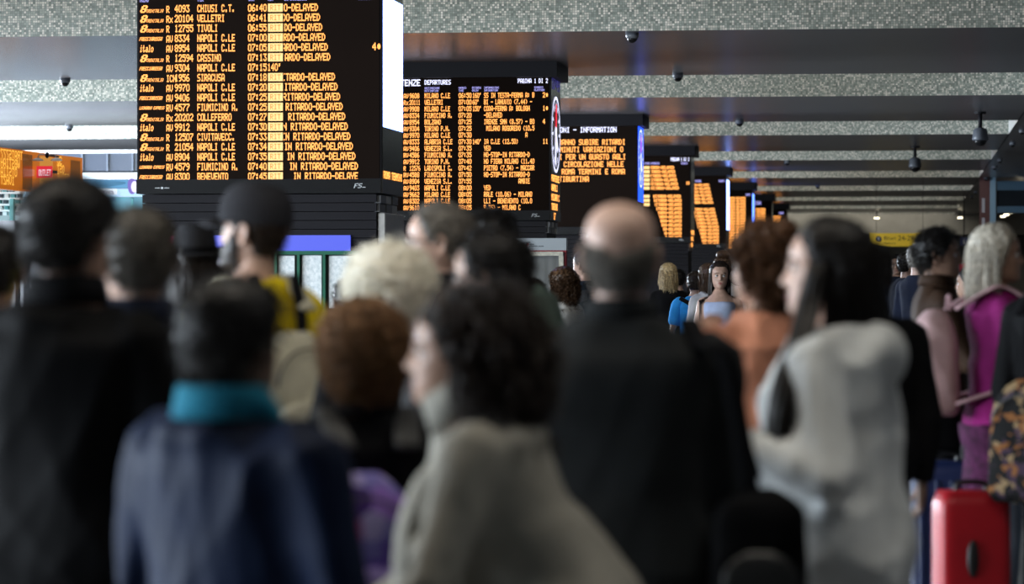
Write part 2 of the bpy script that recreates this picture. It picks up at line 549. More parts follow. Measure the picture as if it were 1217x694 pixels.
# board 2
X2 = lambda px: (px - 655) / 90.5 + 1.1
Z2 = lambda py: CAMH + (331.3 - py) / 91.5
ROWS2 = """AV|9608|MILANO C.LE|06:50|160'|SS IN TESTA-FERMA A: B|2*
Rx|20111|VELLETRI|07:00|60'|BI - LANUVIO (7.44) - S|
AV|9908|MILANO C.LE|07:05|150'|CODA-FERMA A: BOLOGN|1*
AV|8334|FIUMICINO A.|07:20||-DELAYED|
AV|8954|BOLZANO|07:25||IRENZE SMN (8.57) - BO|4
AV|9304|TORINO P.N.|07:25|| MILANO ROGOREDO (10.5|
AV|9970|MILANO C.LE|07:30||                  A|
AV|8333|ALABRIA C.LE|07:30|140'|IA C.LE (12.50)|11
AV|9406|VENEZIA S.L.|07:35||YED|
RV|4586|FIUMICINO A.|07:35||NO-STOP-IN RITARDO-D|
AV|9912|TORINO P.N.|07:40||NO FIERA MILANO (11.40|
R |12576|LADISPOLI C.|07:42||PIETRO (7.54) - MACCAR|
RV|4588|FIUMICINO A.|07:50||NO-STOP-IN RITARDO-D|
AV|8904|VENEZIA S.L.|07:55||               AMBIE|
AV|9403|NAPOLI C.LE|08:00||YED|
AV|9662|MILANO C.LE|08:05||RALE (10.06) - MILANO C|
AV|8302|NAPOLI C.LE|08:05||LLI - BENEVENTO (10.0|
AV|9610|MILANO C.LE|08:05||R.36) - MILANO C|""".split('\n')
_, scr, side = BO[1]
q_ = 1 / 90.5
for i, ln in enumerate(ROWS2):
    cat, num, dst, tm, dl, info, trk = ln.split('|')
    zb = Z2(117.2 + 7.83 * i)
    h = 5.9 / 91.5
    piece(scr, 'train_category', cat, X2(481.5), zb, 3.0 * q_, h * 0.9)
    piece(scr, 'train_number', num, X2(488.5), zb, 3.0 * q_ if len(num) < 5 else 2.6 * q_, h)
    piece(scr, 'destination', dst, X2(506.5), zb, 2.78 * q_, h)
    piece(scr, 'departure_time', tm, X2(547), zb, 3.1 * q_, h)
    piece(scr, 'delay_minutes', dl, X2(563.5), zb, 2.7 * q_, h)
    piece(scr, 'notice', info, X2(577), zb, 2.72 * q_, h, clip=(X2(576.5), X2(636.5)))
    piece(scr, 'platform_number', trk, X2(646.5), zb, 3.2 * q_, h)
piece(scr, 'heading', 'PARTENZE', X2(464), Z2(102.5), 4.75 * q_, 7.6 / 91.5, m=M_LEDWHITE)
piece(scr, 'heading', 'DEPARTURES', X2(506.5), Z2(101), 3.15 * q_, 5.4 / 91.5, m=M_LEDWHITE)
piece(scr, 'page_number', 'PAGINA 1 DI 2', X2(617), Z2(100), 2.75 * q_, 5.2 / 91.5, m=M_LEDWHITE)
for px, a, b_ in ((506.5, 'DESTINAZIONE', 'DESTINATION'), (547, 'ORARIO', 'TIME'), (563, 'RITARDO', 'DELAY'), (577, 'INFORMAZIONI', 'INFORMATION'), (636.5, 'BINARIO', 'PLATFORM')):
    piece(scr, 'column_heading', a, X2(px), Z2(106.4), 1.5 * q_, 2.4 / 91.5, fat=2, m=M_LEDVIOLET)
    piece(scr, 'column_heading', b_, X2(px), Z2(109.6), 1.5 * q_, 2.4 / 91.5, fat=2, m=M_LEDVIOLET)


def side_clock(side, zc, bgm, hands=True):
    """round led station clock shown on the narrow side screen"""
    x, yc, r = 1.113, BT / 2, 0.5
    if bgm is not None:
        MB().add([(1.1125, 0.03, zc - 0.75), (1.1125, BT - 0.03, zc - 0.75), (1.1125, BT - 0.03, zc + 0.6), (1.1125, 0.03, zc + 0.6)], [(0, 1, 2, 3)]).build('lit_panel', bgm, side)
    mb = MB()
    n = 48
    a = np.linspace(0, 2 * math.pi, n, endpoint=False)
    ring = lambda q, wdt: np.stack([np.full(n, x + 0.002), yc + q * np.cos(a) * wdt, zc + q * np.sin(a)], 1)
    v = np.vstack([ring(r, 1.0), ring(r - 0.035, 1.0)])
    mb.add(v, [(i, (i + 1) % n, n + (i + 1) % n, n + i) for i in range(n)])
    for i in range(12):
        t = math.pi * i / 6
        c, s_ = math.cos(t), math.sin(t)
        p = lambda q, u: (x + 0.002, yc + q * c - u * s_, zc + q * s_ + u * c)
        mb.add([p(0.34, -0.018), p(0.42, -0.018), p(0.42, 0.018), p(0.34, 0.018)], [(0, 1, 2, 3)])
    mb.build('clock_dial', M_LEDWHITE, side)
    for nm, ang, ln, wd, m in (('clock_hand', -1.75, 0.40, 0.05, M_LEDWHITE), ('clock_hand', -0.9, 0.26, 0.06, M_LEDWHITE), ('second_hand', 1.52, 0.40, 0.045, M_RED)):
        c, s_ = math.cos(ang), math.sin(ang)
        p = lambda q, u: (x + 0.004, yc + q * c - u * s_, zc + q * s_ + u * c)
        MB().add([p(-0.1, -wd), p(ln, -wd), p(ln, wd), p(-0.1, wd)], [(0, 1, 2, 3)]).build(nm, m, side)


side_clock(side, Z2(159), None)
side_text(side, ['PARTENZE', 'NAPOLI', 'MILANO C', 'TORINO', '  17'], Z2(216), 0.085, 0.115)
glyphs_digits = glyphs(MB(), '0749', 0.12, Z2(106), 0.24, 0.16, y=0)
glyphs_digits.v = [np.stack([np.full(len(a), 1.115), a[:, 0], a[:, 2]], 1) for a in glyphs_digits.v]
glyphs_digits.build('digital_time', [glow('led_dim_violet', (0.10, 0.09, 0.5), 0.35)], side)

# board 3: announcement
_, scr, side = BO[2]
X3 = lambda px: (px - 758.5) / 68.7 + 1.1
Z3 = lambda py: CAMH + (331.2 - py) / 69.4
piece(scr, 'heading', 'ONI - INFORMATION', X3(667.5), Z3(158), 3.95 / 68.7, 6.2 / 69.4, m=M_LEDWHITE)
for i, (px, s) in enumerate(((666, 'RANNO SUBIRE RITARDI'), (667.5, 'MINUTI VARIAZIONI O'), (666.5, 'I PER UN GUASTO AGLI'), (672, 'CIRCOLAZIONE NELLE'), (669.5, 'ROMA TERMINI E ROMA'), (666.5, 'TIBURTINA'))):
    piece(scr, 'announcement_word', s, X3(px), Z3(172.8 + 8.75 * i), 3.95 / 68.7, 6.4 / 69.4)
side_clock(side, Z3(188), M_SIDEBLUE)


def delay_rows(i, x0, dxs, x1s, y0, dy, skip, blocks=0):
    """boards further off: rows of IN RITARDO-DELAYED sliding to the right"""
    _, scr, side = BO[i]
    pm = BPPM[i]
    X = lambda px: (px - BRX[i]) / (pm * 0.99) + 1.1
    Z = lambda py: CAMH + (331.1 - py) / pm
    h = dy * 0.74 / pm
    for r in range(18):
        if r == skip: continue
        xa, xb = dxs(r), x1s(r)
        s = 'IN RITARDO-DELAYED'
        adv = 2.2 / pm * (pm / 55.9)
        piece(scr, 'notice', s, X(xb) - len(s) * adv, Z(y0 + dy * r), adv, h, clip=(X(xa), 1.06), fat=2.2)
        if blocks and r <= 9:
            row(scr, quad(MB(), X(x0), Z(y0 + dy * r), X(x0 + blocks), Z(y0 + dy * r) + h), [M_AMBERHOT], 'delay_block')
    return X, Z


X, Z = delay_rows(3, 766, lambda r: max(774, 774 + (r - 6) * 1.6), lambda r: min(802 + r * 1.15, 811), 201.5, 4.88, 6, 7)
piece(BO[3][1], 'page_number', 'PAGINA 1 DI 2', X(798), Z(192), 1.7 / 55.9, 4 / 55.9, fat=2, m=M_LEDWHITE)
piece(BO[3][1], 'column_heading', 'RITARDO INFORMAZIONI', X(767), Z(196), 0.9 / 55.9, 2.6 / 55.9, fat=3, m=M_LEDVIOLET)
piece(BO[3][1], 'column_heading', 'BINARIO', X(810), Z(196), 1.1 / 55.9, 2.4 / 55.9, fat=3, m=M_LEDVIOLET)
row(BO[3][1], glyphs(MB(), '10', X(816), Z(220), 2 / 55.9, 3.6 / 55.9, fat=3))
side_text(BO[3][2], ['PARTENZE', 'NAPOLI', 'ROMA'], CAMH + (331 - 279) / 55.9, 0.09, 0.12)
X, Z = delay_rows(4, 824, lambda r: max(824, 824 + (r - 9) * 1.3), lambda r: min(842 + r * 0.95, 853.5), 222, 4.12, 6)
piece(BO[4][1], 'column_heading', 'INFORMA', X(825), Z(217), 1.1 / 46.8, 2.6 / 46.8, fat=3, m=M_LEDVIOLET)
piece(BO[4][1], 'column_heading', 'BINARIO', X(853), Z(217), 1.0 / 46.8, 2.6 / 46.8, fat=3, m=M_LEDVIOLET)
for i in (4, 5):
    MB().add([(1.113, 0.03, 2.75), (1.113, BT - 0.03, 2.75), (1.113, BT - 0.03, 4.02), (1.113, 0.03, 4.02)], [(0, 1, 2, 3)]).build('lit_panel', (M_SIDEWHITE, glow('side_screen_pale_blue', (0.10, 0.22, 1.0), 4.0))[i - 4], BO[i][2])
X, Z = delay_rows(5, 864, lambda r: 866, lambda r: 886, 237, 3.45, 25)
row(BO[5][1], glyphs(MB(), 'BINARIO', X(886), Z(233), 0.8 / 40.3, 2.4 / 40.3, fat=3), [M_LEDVIOLET])
X, Z = delay_rows(6, 896, lambda r: 897, lambda r: 909, 250, 3.0, 25)
row(BO[6][1], glyphs(MB(), 'ISON', X(896), Z(243.5), 2.0 / 35.4, 4 / 35.4, fat=2), [M_LEDVIOLET])
X, Z = delay_rows(7, 916, lambda r: 917, lambda r: 928, 259, 2.7, 25)
row(BO[7][1], glyphs(MB(), 'BINAR', X(926), Z(255), 1.0 / 31.5, 2.6 / 31.5, fat=3), [M_LEDVIOLET])

# coloured strip and steel side panel on the first base
r0 = BO[0][0]
MB().box((-0.82, 0.005, 1.762), (-0.72, 0.05, 1.9)).build('pink_strip', M_PINKSTRIP, r0)
MB().box((-0.72, 0.005, 1.762), (0.82, 0.05, 1.9)).build('blue_strip', M_BLUESTRIP, r0)
sp = MB().box((1.06, 0.05, 0), (1.13, BT - 0.05, 2.10), bev=0.01).build('steel_side_panel', M_STEEL, r0)
MB().box((1.131, 0.15, 1.2), (1.138, BT - 0.1, 1.83)).build('side_display', M_BLACKGLOSS, sp)
mb = MB()
mb.box((1.138, 0.98, 1.2), (1.142, 1.02, 1.82)); mb.box((1.138, 0.16, 1.80), (1.142, 0.5, 1.83))
mb.build('display_edge_light', M_LEDWHITE, sp)
MB().box((1.138, 0.30, 1.3), (1.142, 0.38, 1.8)).build('display_red_mark', glow('display_red', (1, 0.1, 0.05), 0.8), sp)


# ------------------------------------------------------------------ ceiling fittings
def dome_camera(loc, label, r=0.11):
    root = empty('dome_camera', loc)
    tag(root, label, 'security camera', 'dome cameras on the ceiling')
    a = np.linspace(0, 2 * math.pi, 20, endpoint=False)
    ring = lambda q, z: np.stack([q * np.cos(a), q * np.sin(a), np.full(20, z)], 1)
    MB().rings([ring(r, 0), ring(r, -0.5 * r), ring(r * 0.92, -0.7 * r), ring(r * 0.8, -0.85 * r)]).build('housing', mat('camera_housing', (0.12, 0.13, 0.15), 0.4), root, True)
    MB().rings([ring(r * 0.78 * math.cos(t), -0.8 * r - r * 0.75 * math.sin(t)) for t in np.linspace(0, 1.45, 7)]).build('dome', M_BLACKGLOSS, root, True)
    return root


DOMES = [(-3.15, B0 - 0 + 0.3, 'dome camera on the nearest ceiling beam, upper middle'),
         (-3.15, B0 + BW + 1.2 - 1.6, 'dome camera at the back edge of the nearest beam'),
         (-3.0, 59.0 - 2.2, 'dome camera on the second ceiling beam'),
         (-2.9, 76.4, 'dome camera on the third ceiling beam'),
         (-2.75, 96.6, 'dome camera on the fifth ceiling beam'),
         (-11.75, 43.7, 'dome camera on the beam left of the nearest board'),
         (-15.3, 57.2, 'smaller dome camera above the amber panel at far left')]
for x, y, lb in DOMES:
    dome_camera((x, y, HB), lb, 0.075)
for i, (px, y) in enumerate(((1213, 61), (1201, 66.7), (1185, 76), (1177, 80.8), (1169, 89.8), (1161, 95.8), (1156, 104), (1151, 110))):
    dome_camera((2.1, y, HB), '%s ceiling dome in the row along the right side strip' % ('nearest', 'second', 'third', 'fourth', 'fifth', 'sixth', 'seventh', 'farthest')[i], 0.065)


def ptz(px, ytop, ybot, y, label):
    """camera ball hanging from a rod"""
    x = (px - 1081) / 3800 * y
    root = empty('hanging_camera', (x, y, HB))
    tag(root, label, 'security camera', 'cameras hanging on rods')
    L = HB - (CAMH + (331 - ybot) * y / 3800)
    MB().tube([(0, 0, 0), (0, 0, -L + 0.3)], 0.035, 10).build('rod', M_BLACKMETAL, root, True)
    MB().tube([(0, 0, 0), (0, 0, -0.03)], 0.10, 16).build('ceiling_plate', M_BLACKMETAL, root)
    a = np.linspace(0, 2 * math.pi, 20, endpoint=False)
    ring = lambda q, z: np.stack([q * np.cos(a), q * np.sin(a), np.full(20, z)], 1)
    MB().rings([ring(0.05, -L + 0.32), ring(0.12, -L + 0.28), ring(0.13, -L + 0.16), ring(0.14, -L + 0.12), ring(0.12, -L + 0.1)]).build('housing', mat('camera_housing', (0.1, 0.1, 0.1)), root, True)
    MB().rings([ring(0.11 * math.cos(t), -L + 0.1 - 0.1 * math.sin(t)) for t in np.linspace(0, 1.45, 7)]).build('dome', M_BLACKGLOSS, root, True)


ptz(1163, 136, 176, 54.5, 'larger hanging security camera on a rod, upper right')
ptz(1087, 178, 206, 68.5, 'smaller hanging security camera on a rod over the middle of the hall')

# ------------------------------------------------------------------ left background: shop front, screens
def at_y(px, py, Y):
    """world point on the plane y = Y seen at a photo pixel"""
    o = Vector((0, 0, CAMH)); d = P(px, py, 1.0) - o
    return o + d * (Y / d.y)


def face_panel(name, m, px0, py0, px1, py1, Y, thick=0.12, parent=None):
    """upright box whose front spans the given pixels on the plane y = Y"""
    a, b = at_y(px0, py1, Y), at_y(px1, py0, Y)
    return MB().box((a.x, Y, a.z), (b.x, Y + thick, b.z)).build(name, m, parent)


SY = 56.0
shop = empty('shop', (0, 0, 0))
tag(shop, 'dark glazed shop front behind the crowd at far left', 'shop')
a, b = at_y(-60, 0, SY), at_y(330, 0, SY)
MB().box((a.x, SY + 0.2, 0), (b.x, SY + 4.0, CAMH + 2.2)).build('body', M_DARKWALL, shop)
MB().box((a.x, SY, CAMH + 1.82), (b.x, SY + 0.2, CAMH + 2.24)).build('fascia', mat('fascia_glass', (0.05, 0.06, 0.085), 0.2), shop)
for px in (98, 128, 158, 190):
    p = at_y(px, 190, SY)
    MB().box((p.x - 0.015, SY - 0.03, CAMH + 1.82), (p.x + 0.015, SY, CAMH + 2.24)).build('fascia_joint', mat('joint_blue', (0.12, 0.14, 0.18), 0.4), shop)
MB().box((a.x, SY - 0.05, CAMH + 2.24), (b.x, SY + 4.0, CAMH + 2.30)).build('cornice', M_WHITEMETAL, shop)
# shop shelves glimpsed at the left edge
sh = empty('shop_display', (0, 0, 0))
tag(sh, 'bright white and teal shop display at the left edge', 'shop display')
face_panel('back_panel', glow('shop_light', (0.55, 0.85, 0.95), 0.55), -40, 219, 26, 262, 47.0, 0.1, sh)
for i in range(5):
    face_panel('shelf', M_WHITEMETAL, -40, 221 + i * 7, 24, 223.5 + i * 7, 46.7, 0.25, sh)
    for j in range(4):
        face_panel('goods', (mat('goods_white', (0.75, 0.8, 0.8)), mat('goods_dark', (0.06, 0.08, 0.1)), mat('goods_teal', (0.1, 0.35, 0.36)))[(i + 2 * j) % 3], -4 + j * 7.5 + (i % 2) * 2, 223.7 + i * 7, 0.5 + j * 7.5 + (i % 2) * 2, 228 + i * 7, 46.75, 0.1, sh)
face_panel('post', mat('teal_post', (0.12, 0.4, 0.42), 0.4), 11.5, 236, 16, 262, 46.6, 0.1, sh)

for px in (-20, 20):
    q = at_y(px, 262, 47.0)
    MB().box((q.x - 0.03, 47.0, 0), (q.x + 0.03, 47.1, q.z)).build('foot_post', M_BLACKMETAL, sh)

# large advertising screen
ad = empty('advertising_screen', (0, 0, 0))
tag(ad, 'white and blue advertising screen with a portrait, left of the nearest board', 'screen')
face_panel('casing', M_BLACKMETAL, 14, 203, 173, 262, 50.5, 0.2, ad)
for px in (30, 100, 160):
    q = at_y(px, 262, 50.5)
    MB().box((q.x - 0.04, 50.55, 0), (q.x + 0.04, 50.65, q.z)).build('post', M_BLACKMETAL, ad)
face_panel('sky_area', glow('ad_white', (0.72, 0.86, 1.0), 2.2), 16, 205, 172, 213.5, 50.44, 0.05, ad)
face_panel('sea_area', glow('ad_blue', (0.08, 0.33, 0.62), 1.0), 16, 213.5, 172, 224, 50.44, 0.05, ad)
face_panel('pale_area', glow('ad_pale', (0.42, 0.66, 0.9), 1.3), 16, 224, 172, 234.5, 50.44, 0.05, ad)
face_panel('lower_area', glow('ad_lower', (0.15, 0.45, 0.62), 0.8), 16, 234.5, 172, 260, 50.44, 0.05, ad)
# wave of sea and portrait as flat printed shapes of the screen
def blob(name, m, c, rx, rz, Y, parent, n=28, wob=0.0, a0=0, a1=2 * math.pi):
    p = at_y(c[0], c[1], Y); k = Y / 3800 * 1.0
    t = np.linspace(a0, a1, n, endpoint=False)
    w_ = 1 + wob * np.sin(3 * t + 1)
    v = [(p.x + rx * k * math.cos(q) * e, Y, p.z + rz * k * math.sin(q) * e) for q, e in zip(t, w_)]
    return MB().add(v, [tuple(range(n))]).build(name, m, parent)
blob('wave', glow('ad_deep', (0.02, 0.22, 0.45), 0.8), (128, 218), 20, 4, 50.43, ad, wob=0.15)
blob('portrait_hair', glow('ad_violet', (0.20, 0.12, 0.62), 0.9), (158, 221), 7, 9.5, 50.425, ad, wob=0.08)
blob('portrait_face', glow('ad_face', (0.75, 0.72, 0.95), 1.3), (160, 222), 4.4, 7, 50.42, ad)
face_panel('caption_box', glow('ad_caption', (0.8, 0.9, 1.0), 1.3), 116, 224.5, 139, 231.5, 50.42, 0.01, ad)
def font_mesh(s, h, m, ext=0.002):
    c = bpy.data.curves.new('lettering', 'FONT')
    c.body = s; c.size = h; c.extrude = ext
    t = bpy.data.objects.new('lettering_curve', c)
    COL.objects.link(t)
    bpy.context.view_layer.update()
    me = bpy.data.meshes.new_from_object(t.evaluated_get(bpy.context.evaluated_depsgraph_get()))
    bpy.data.objects.remove(t)
    bpy.data.curves.remove(c)
    me.name = 'lettering'
    me.materials.clear()
    me.materials.append(m)
    return me
def words(s, px, py, Y, h, m, parent, name='lettering', ext=0.002, align='LEFT'):
    o = bpy.data.objects.new(name, font_mesh(s, h, m, ext))
    COL.objects.link(o)
    o.location = at_y(px, py, Y)
    o.rotation_euler = (math.pi / 2, 0, 0)
    o.parent = parent
    return o
M_INK = mat('ink_violet', (0.05, 0.03, 0.15), 0.6)
words('arriva', 115, 231, 50.40, 0.12, M_INK, ad)
words('endezla', 113, 238.5, 50.40, 0.11, M_INK, ad)
face_panel('frame_edge', mat('teal_post', (0.1, 0.3, 0.4)), 156, 235, 158, 248, 50.40, 0.03, ad)
face_panel('frame_edge', mat('teal_post', (0.1, 0.3, 0.4)), 118, 235, 158, 236, 50.40, 0.03, ad)

# amber glass front; its led board reflection is painted as glowing bands and reversed letters
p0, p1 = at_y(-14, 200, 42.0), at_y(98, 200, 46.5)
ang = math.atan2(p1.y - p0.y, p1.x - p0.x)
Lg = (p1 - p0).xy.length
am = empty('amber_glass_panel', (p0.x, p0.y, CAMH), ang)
tag(am, 'glass panel at far left painted with the amber reflection of the led boards', 'display panel')
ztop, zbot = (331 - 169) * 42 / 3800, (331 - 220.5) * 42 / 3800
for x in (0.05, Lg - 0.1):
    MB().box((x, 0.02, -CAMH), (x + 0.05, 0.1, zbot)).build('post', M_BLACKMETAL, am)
MB().box((0, 0, zbot), (Lg, 0.12, ztop)).build('glass', mat('amber_reflection_glass', (0.20, 0.07, 0.01), 0.15, emit=(1.0, 0.26, 0.01), es=0.42), am)  # emission puts the mirrored amber light into the glass colour
for x0, x1, m in ((0.52 * Lg, 0.66 * Lg, M_AMBERREFL), (0.34 * Lg, 0.44 * Lg, None), (0.86 * Lg, 0.97 * Lg, None)):
    MB().box((x0, -0.006, zbot + 0.02), (x1, -0.001, ztop - 0.05)).build('reflection_band', m or mat('amber_reflection_dark', (0.10, 0.035, 0.008), 0.2, emit=(1, 0.3, 0.02), es=0.12), am)
hh = (ztop - zbot)
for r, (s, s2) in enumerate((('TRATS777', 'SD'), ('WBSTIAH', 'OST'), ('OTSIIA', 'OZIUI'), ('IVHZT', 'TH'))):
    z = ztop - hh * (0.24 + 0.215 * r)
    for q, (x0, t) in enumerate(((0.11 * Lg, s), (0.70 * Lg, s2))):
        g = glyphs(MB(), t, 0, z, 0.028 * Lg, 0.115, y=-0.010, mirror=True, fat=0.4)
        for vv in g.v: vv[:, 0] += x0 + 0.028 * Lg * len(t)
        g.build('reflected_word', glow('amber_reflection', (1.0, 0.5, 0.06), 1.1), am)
# red sign under it
rs = empty('red_sign', at_y(51, 204, 44.2))
tag(rs, 'small red sign with white letters in front of the amber panel', 'sign')
MB().box((-0.13, 0.04, -0.02), (0.13, 0.3, 0.02)).build('bracket', M_BLACKMETAL, rs)
MB().box((-0.13, 0, -0.09), (0.13, 0.04, 0.08)).build('sign_board', glow('red_sign_face', (1.0, 0.03, 0.06), 0.75), rs)
glyphs(MB(), 'I OUTLET', -0.12, -0.06, 0.03, 0.09, y=-0.005).build('lettering', glow('red_sign_letters', (1.0, 0.75, 0.85), 1.0), rs)
# two-armed lamp
lp = empty('two_arm_lamp', at_y(56, 186, 43.9))
tag(lp, 'two-armed lamp with white disc shades in front of the amber panel', 'lamp')
MB().ellipsoid((0, 0, 0.02), (0.03, 0.03, 0.045)).build('hub', M_BLACKMETAL, lp, True)
MB().tube([(0, 0, 0.02), (0, 0.6, 0.02)], 0.014, 8).build('bracket', M_BLACKMETAL, lp, True)
for s in (-1, 1):
    MB().tube(sub([(0, 0, 0.02), (s * 0.09, 0, 0.03), (s * 0.125, 0, 0.01), (s * 0.13, 0, -0.03)], 4), 0.009, 8).build('arm', M_STEEL, lp, True)
    aa = np.linspace(0, 2 * math.pi, 20, endpoint=False)
    MB().rings([np.stack([s * 0.135 + q * np.cos(aa), q * np.sin(aa), np.full(20, z)], 1) for q, z in ((0.02, -0.02), (0.06, -0.035), (0.085, -0.055), (0.08, -0.06))]).build('shade', M_WHITEMETAL, lp, True)

# ------------------------------------------------------------------ stands in front of the boards
ts = empty('timetable_stand', (0, 0, 0))
tag(ts, 'green framed stand with white timetable sheets below the blue light strip', 'timetable stand')
TY = 25.2
M_GREEN = mat('green_paint', (0.015, 0.13, 0.075), 0.4)
face_panel('back_board', mat('stand_back', (0.02, 0.03, 0.03), 0.6), 328, 300, 424, 372, TY + 0.03, 0.03, ts)
face_panel('top_rail', M_GREEN, 326, 298, 426, 302.5, TY - 0.02, 0.06, ts)
for px in (326, 353, 383.5, 422):
    face_panel('upright', M_GREEN, px, 298, px + 3, 372, TY - 0.015, 0.05, ts)
M_SHEET = mat('printed_sheet', (0.80, 0.88, 0.90), 0.7, var=0.22, scale=45)
for p0x, p1x, pt in ((331, 350, 304), (359, 382, 303.5), (391, 421, 304)):
    face_panel('timetable_sheet', M_SHEET, p0x, pt, p1x, 366, TY + 0.012, 0.012, ts)
for px in (328, 423):
    q = at_y(px, 330, TY)
    MB().box((q.x - 0.02, TY, 0), (q.x + 0.02, TY + 0.04, at_y(px, 372, TY).z)).build('leg', M_GREEN, ts)

pc = empty('poster_case', (0, 0, 0))
tag(pc, 'grey topped poster case with pale frame and red line at the second board', 'poster case')
PY = 35.5
zb = 0.25
def pbox(name, m, px0, py0, px1, py1, y0, th):
    return face_panel(name, m, px0, py0, px1, py1, y0, th, pc)
pbox('top_panel', mat('pale_grey_metal', (0.36, 0.40, 0.43), 0.4), 585, 283, 673, 297.5, PY, 0.14)
pbox('red_line', mat('dark_red_paint', (0.22, 0.012, 0.02), 0.5), 585, 297.5, 673, 300, PY - 0.005, 0.14)
pbox('red_edge', mat('dark_red_paint', (0.22, 0.012, 0.02), 0.5), 670.5, 300, 673, 385, PY + 0.02, 0.1)
M_CREAM = mat('weathered_cream_paint', (0.50, 0.48, 0.40), 0.6, var=0.3, scale=25)
pbox('frame_top', M_CREAM, 588, 299, 669, 304, PY - 0.02, 0.06)
pbox('frame_side', M_CREAM, 664, 304, 669.5, 440, PY - 0.02, 0.06)
pbox('frame_side', M_CREAM, 588, 304, 593, 440, PY - 0.02, 0.06)
pbox('frame_divider', M_CREAM, 622.5, 304, 626, 440, PY - 0.015, 0.05)
pbox('poster_backing', mat('grey_backing', (0.15, 0.155, 0.15), 0.7, var=0.3, scale=12, stretch=(1, 1, 0.1)), 590, 302, 668, 440, PY + 0.03, 0.06)
pbox('foot', M_BLACKMETAL, 590, 440, 668, 493, PY + 0.02, 0.1)
mb = MB()
q = at_y(620.5, 292.5, PY)
glyphs(mb, 'FF', q.x, q.z, 0.04, 0.045, 0.4, y=PY - 0.004, fat=2)
glyphs(mb, 'RETE', q.x + 0.085, q.z + 0.012, 0.013, 0.014, y=PY - 0.004); glyphs(mb, 'FERROVIARIA ITALIANA', q.x + 0.085, q.z - 0.006, 0.008, 0.010, y=PY - 0.004)
mb.build('logo', M_BLACKMETAL, pc)
glyphs(MB(), 'I', q.x + 0.045, q.z, 0.03, 0.03, 0.4, y=PY - 0.006).build('logo_red', mat('logo_red', (0.5, 0.02, 0.03), 0.5), pc)

# ------------------------------------------------------------------ right background
col = empty('column', (2.15, 90.0, 0))
tag(col, 'slim column with dark red panel and pale blue steel edge', 'column')
MB().box((-0.22, 0, 0), (0.06, 0.6, HB)).build('red_panel', mat('brownish_red_panel', (0.10, 0.035, 0.035), 0.4), col)
for z0, z1 in ((3.35, 3.75), (2.75, 3.2), (2.1, 2.6)):
    MB().box((-0.16, -0.02, z0), (-0.08, 0, z1)).build('white_notice', mat('notice_white', (0.45, 0.45, 0.5), 0.6), col)
MB().box((0.06, -0.05, 0), (0.22, 0.6, HB)).build('blue_edge', mat('pale_blue_steel', (0.22, 0.36, 0.48), 0.4), col)
pf = empty('portal_frame', (2.4, 90.0, 0))
tag(pf, 'blue steel portal frame with dark glass beside the column', 'portal')
M_BLUEST = mat('blue_steel', (0.05, 0.11, 0.17), 0.4)
MB().box((0, 0, HB - 0.35), (6, 0.2, HB - 0.1)).build('upper_beam', M_BLUEST, pf)
MB().box((0, 0.05, HB - 0.8), (6, 0.12, HB - 0.35)).build('dark_glass', mat('smoked_glass', (0.012, 0.016, 0.02), 0.1), pf)
MB().box((0, 0, HB - 0.98), (6, 0.2, HB - 0.8)).build('lower_beam', M_BLUEST, pf)
for i, (px, py) in enumerate(((1214, 245), (1207, 248.5), (1201, 253), (1196, 256), (1192, 258))):
    Y = 96 + i * 9
    p = at_y(px, py, Y)
    r_ = empty('downlight', p)
    tag(r_, '%s small warm downlight in the row at far right behind the portal' % ('nearest', 'second', 'third', 'fourth', 'fifth')[i], 'ceiling light', 'downlights at far right')
    a = np.linspace(0, 2 * math.pi, 16, endpoint=False)
    MB().rings([np.stack([q * np.cos(a), q * np.sin(a), np.full(16, z)], 1) for q, z in ((0.1, 0.05), (0.1, 0.0))]).build('lamp_face', glow('warm_lamp', (1.0, 0.9, 0.65), 5), r_)
    MB().tube([(0, 0, 0.05), (0, 0, max(0.1, HB - p.z))], 0.02, 8).build('stem', M_BLACKMETAL, r_)
for px, py, Y, lb in ((1042, 260, 133, 'small warm downlight above the yellow sign'), (1141, 259.5, 133, 'small warm downlight left of the column')):
    p = at_y(px, py, Y)
    r_ = empty('downlight', p)
    tag(r_, lb, 'ceiling light')
    MB().rings([np.stack([q * np.cos(a), q * np.sin(a), np.full(16, z)], 1) for q, z in ((0.1, 0.05), (0.1, 0.0))]).build('lamp_face', glow('warm_lamp', (1.0, 0.9, 0.65), 5), r_)
    MB().tube([(0, 0, 0.05), (0, 0, max(0.1, HB - p.z))], 0.02, 8).build('stem', M_BLACKMETAL, r_)
# bulkhead across the far end carrying the platform signs
face = at_y(1037, 285, 92.5)
sg = empty('platform_sign', face)
tag(sg, 'yellow platform sign reading Binari 24-29 hanging at far right', 'sign')
wd = (1100 - 1033) * 92.5 / 3800
MB().box((-0.1, 0, -0.19), (wd, 0.1, 0.19)).build('sign_board', mat('yellow_sign', (0.62, 0.42, 0.02), 0.5, emit=(1.0, 0.68, 0.02), es=0.14), sg)
def loc_words(s, x, z, h, parent, m, y=-0.01):
    o = bpy.data.objects.new('lettering', font_mesh(s, h, m)); COL.objects.link(o)
    o.parent = parent; o.location = (x, y, z); o.rotation_euler = (math.pi / 2, 0, 0)
M_INKB = mat('ink_black', (0.01, 0.01, 0.01), 0.6)
loc_words('Binari', 0.32, 0.0, 0.15, sg, M_INKB); loc_words('Platforms', 0.32, -0.13, 0.09, sg, M_INKB); loc_words('24-29', 0.72, -0.02, 0.2, sg, M_INKB)
MB().ellipsoid((0.17, -0.005, 0.02), (0.09, 0.006, 0.09)).build('disc', mat('disc_blue', (0.02, 0.03, 0.07), 0.5), sg, True)
glyphs(MB(), '0', 0.145, -0.02, 0.06, 0.09, y=-0.014).build('disc_mark', M_WHITEMETAL, sg)
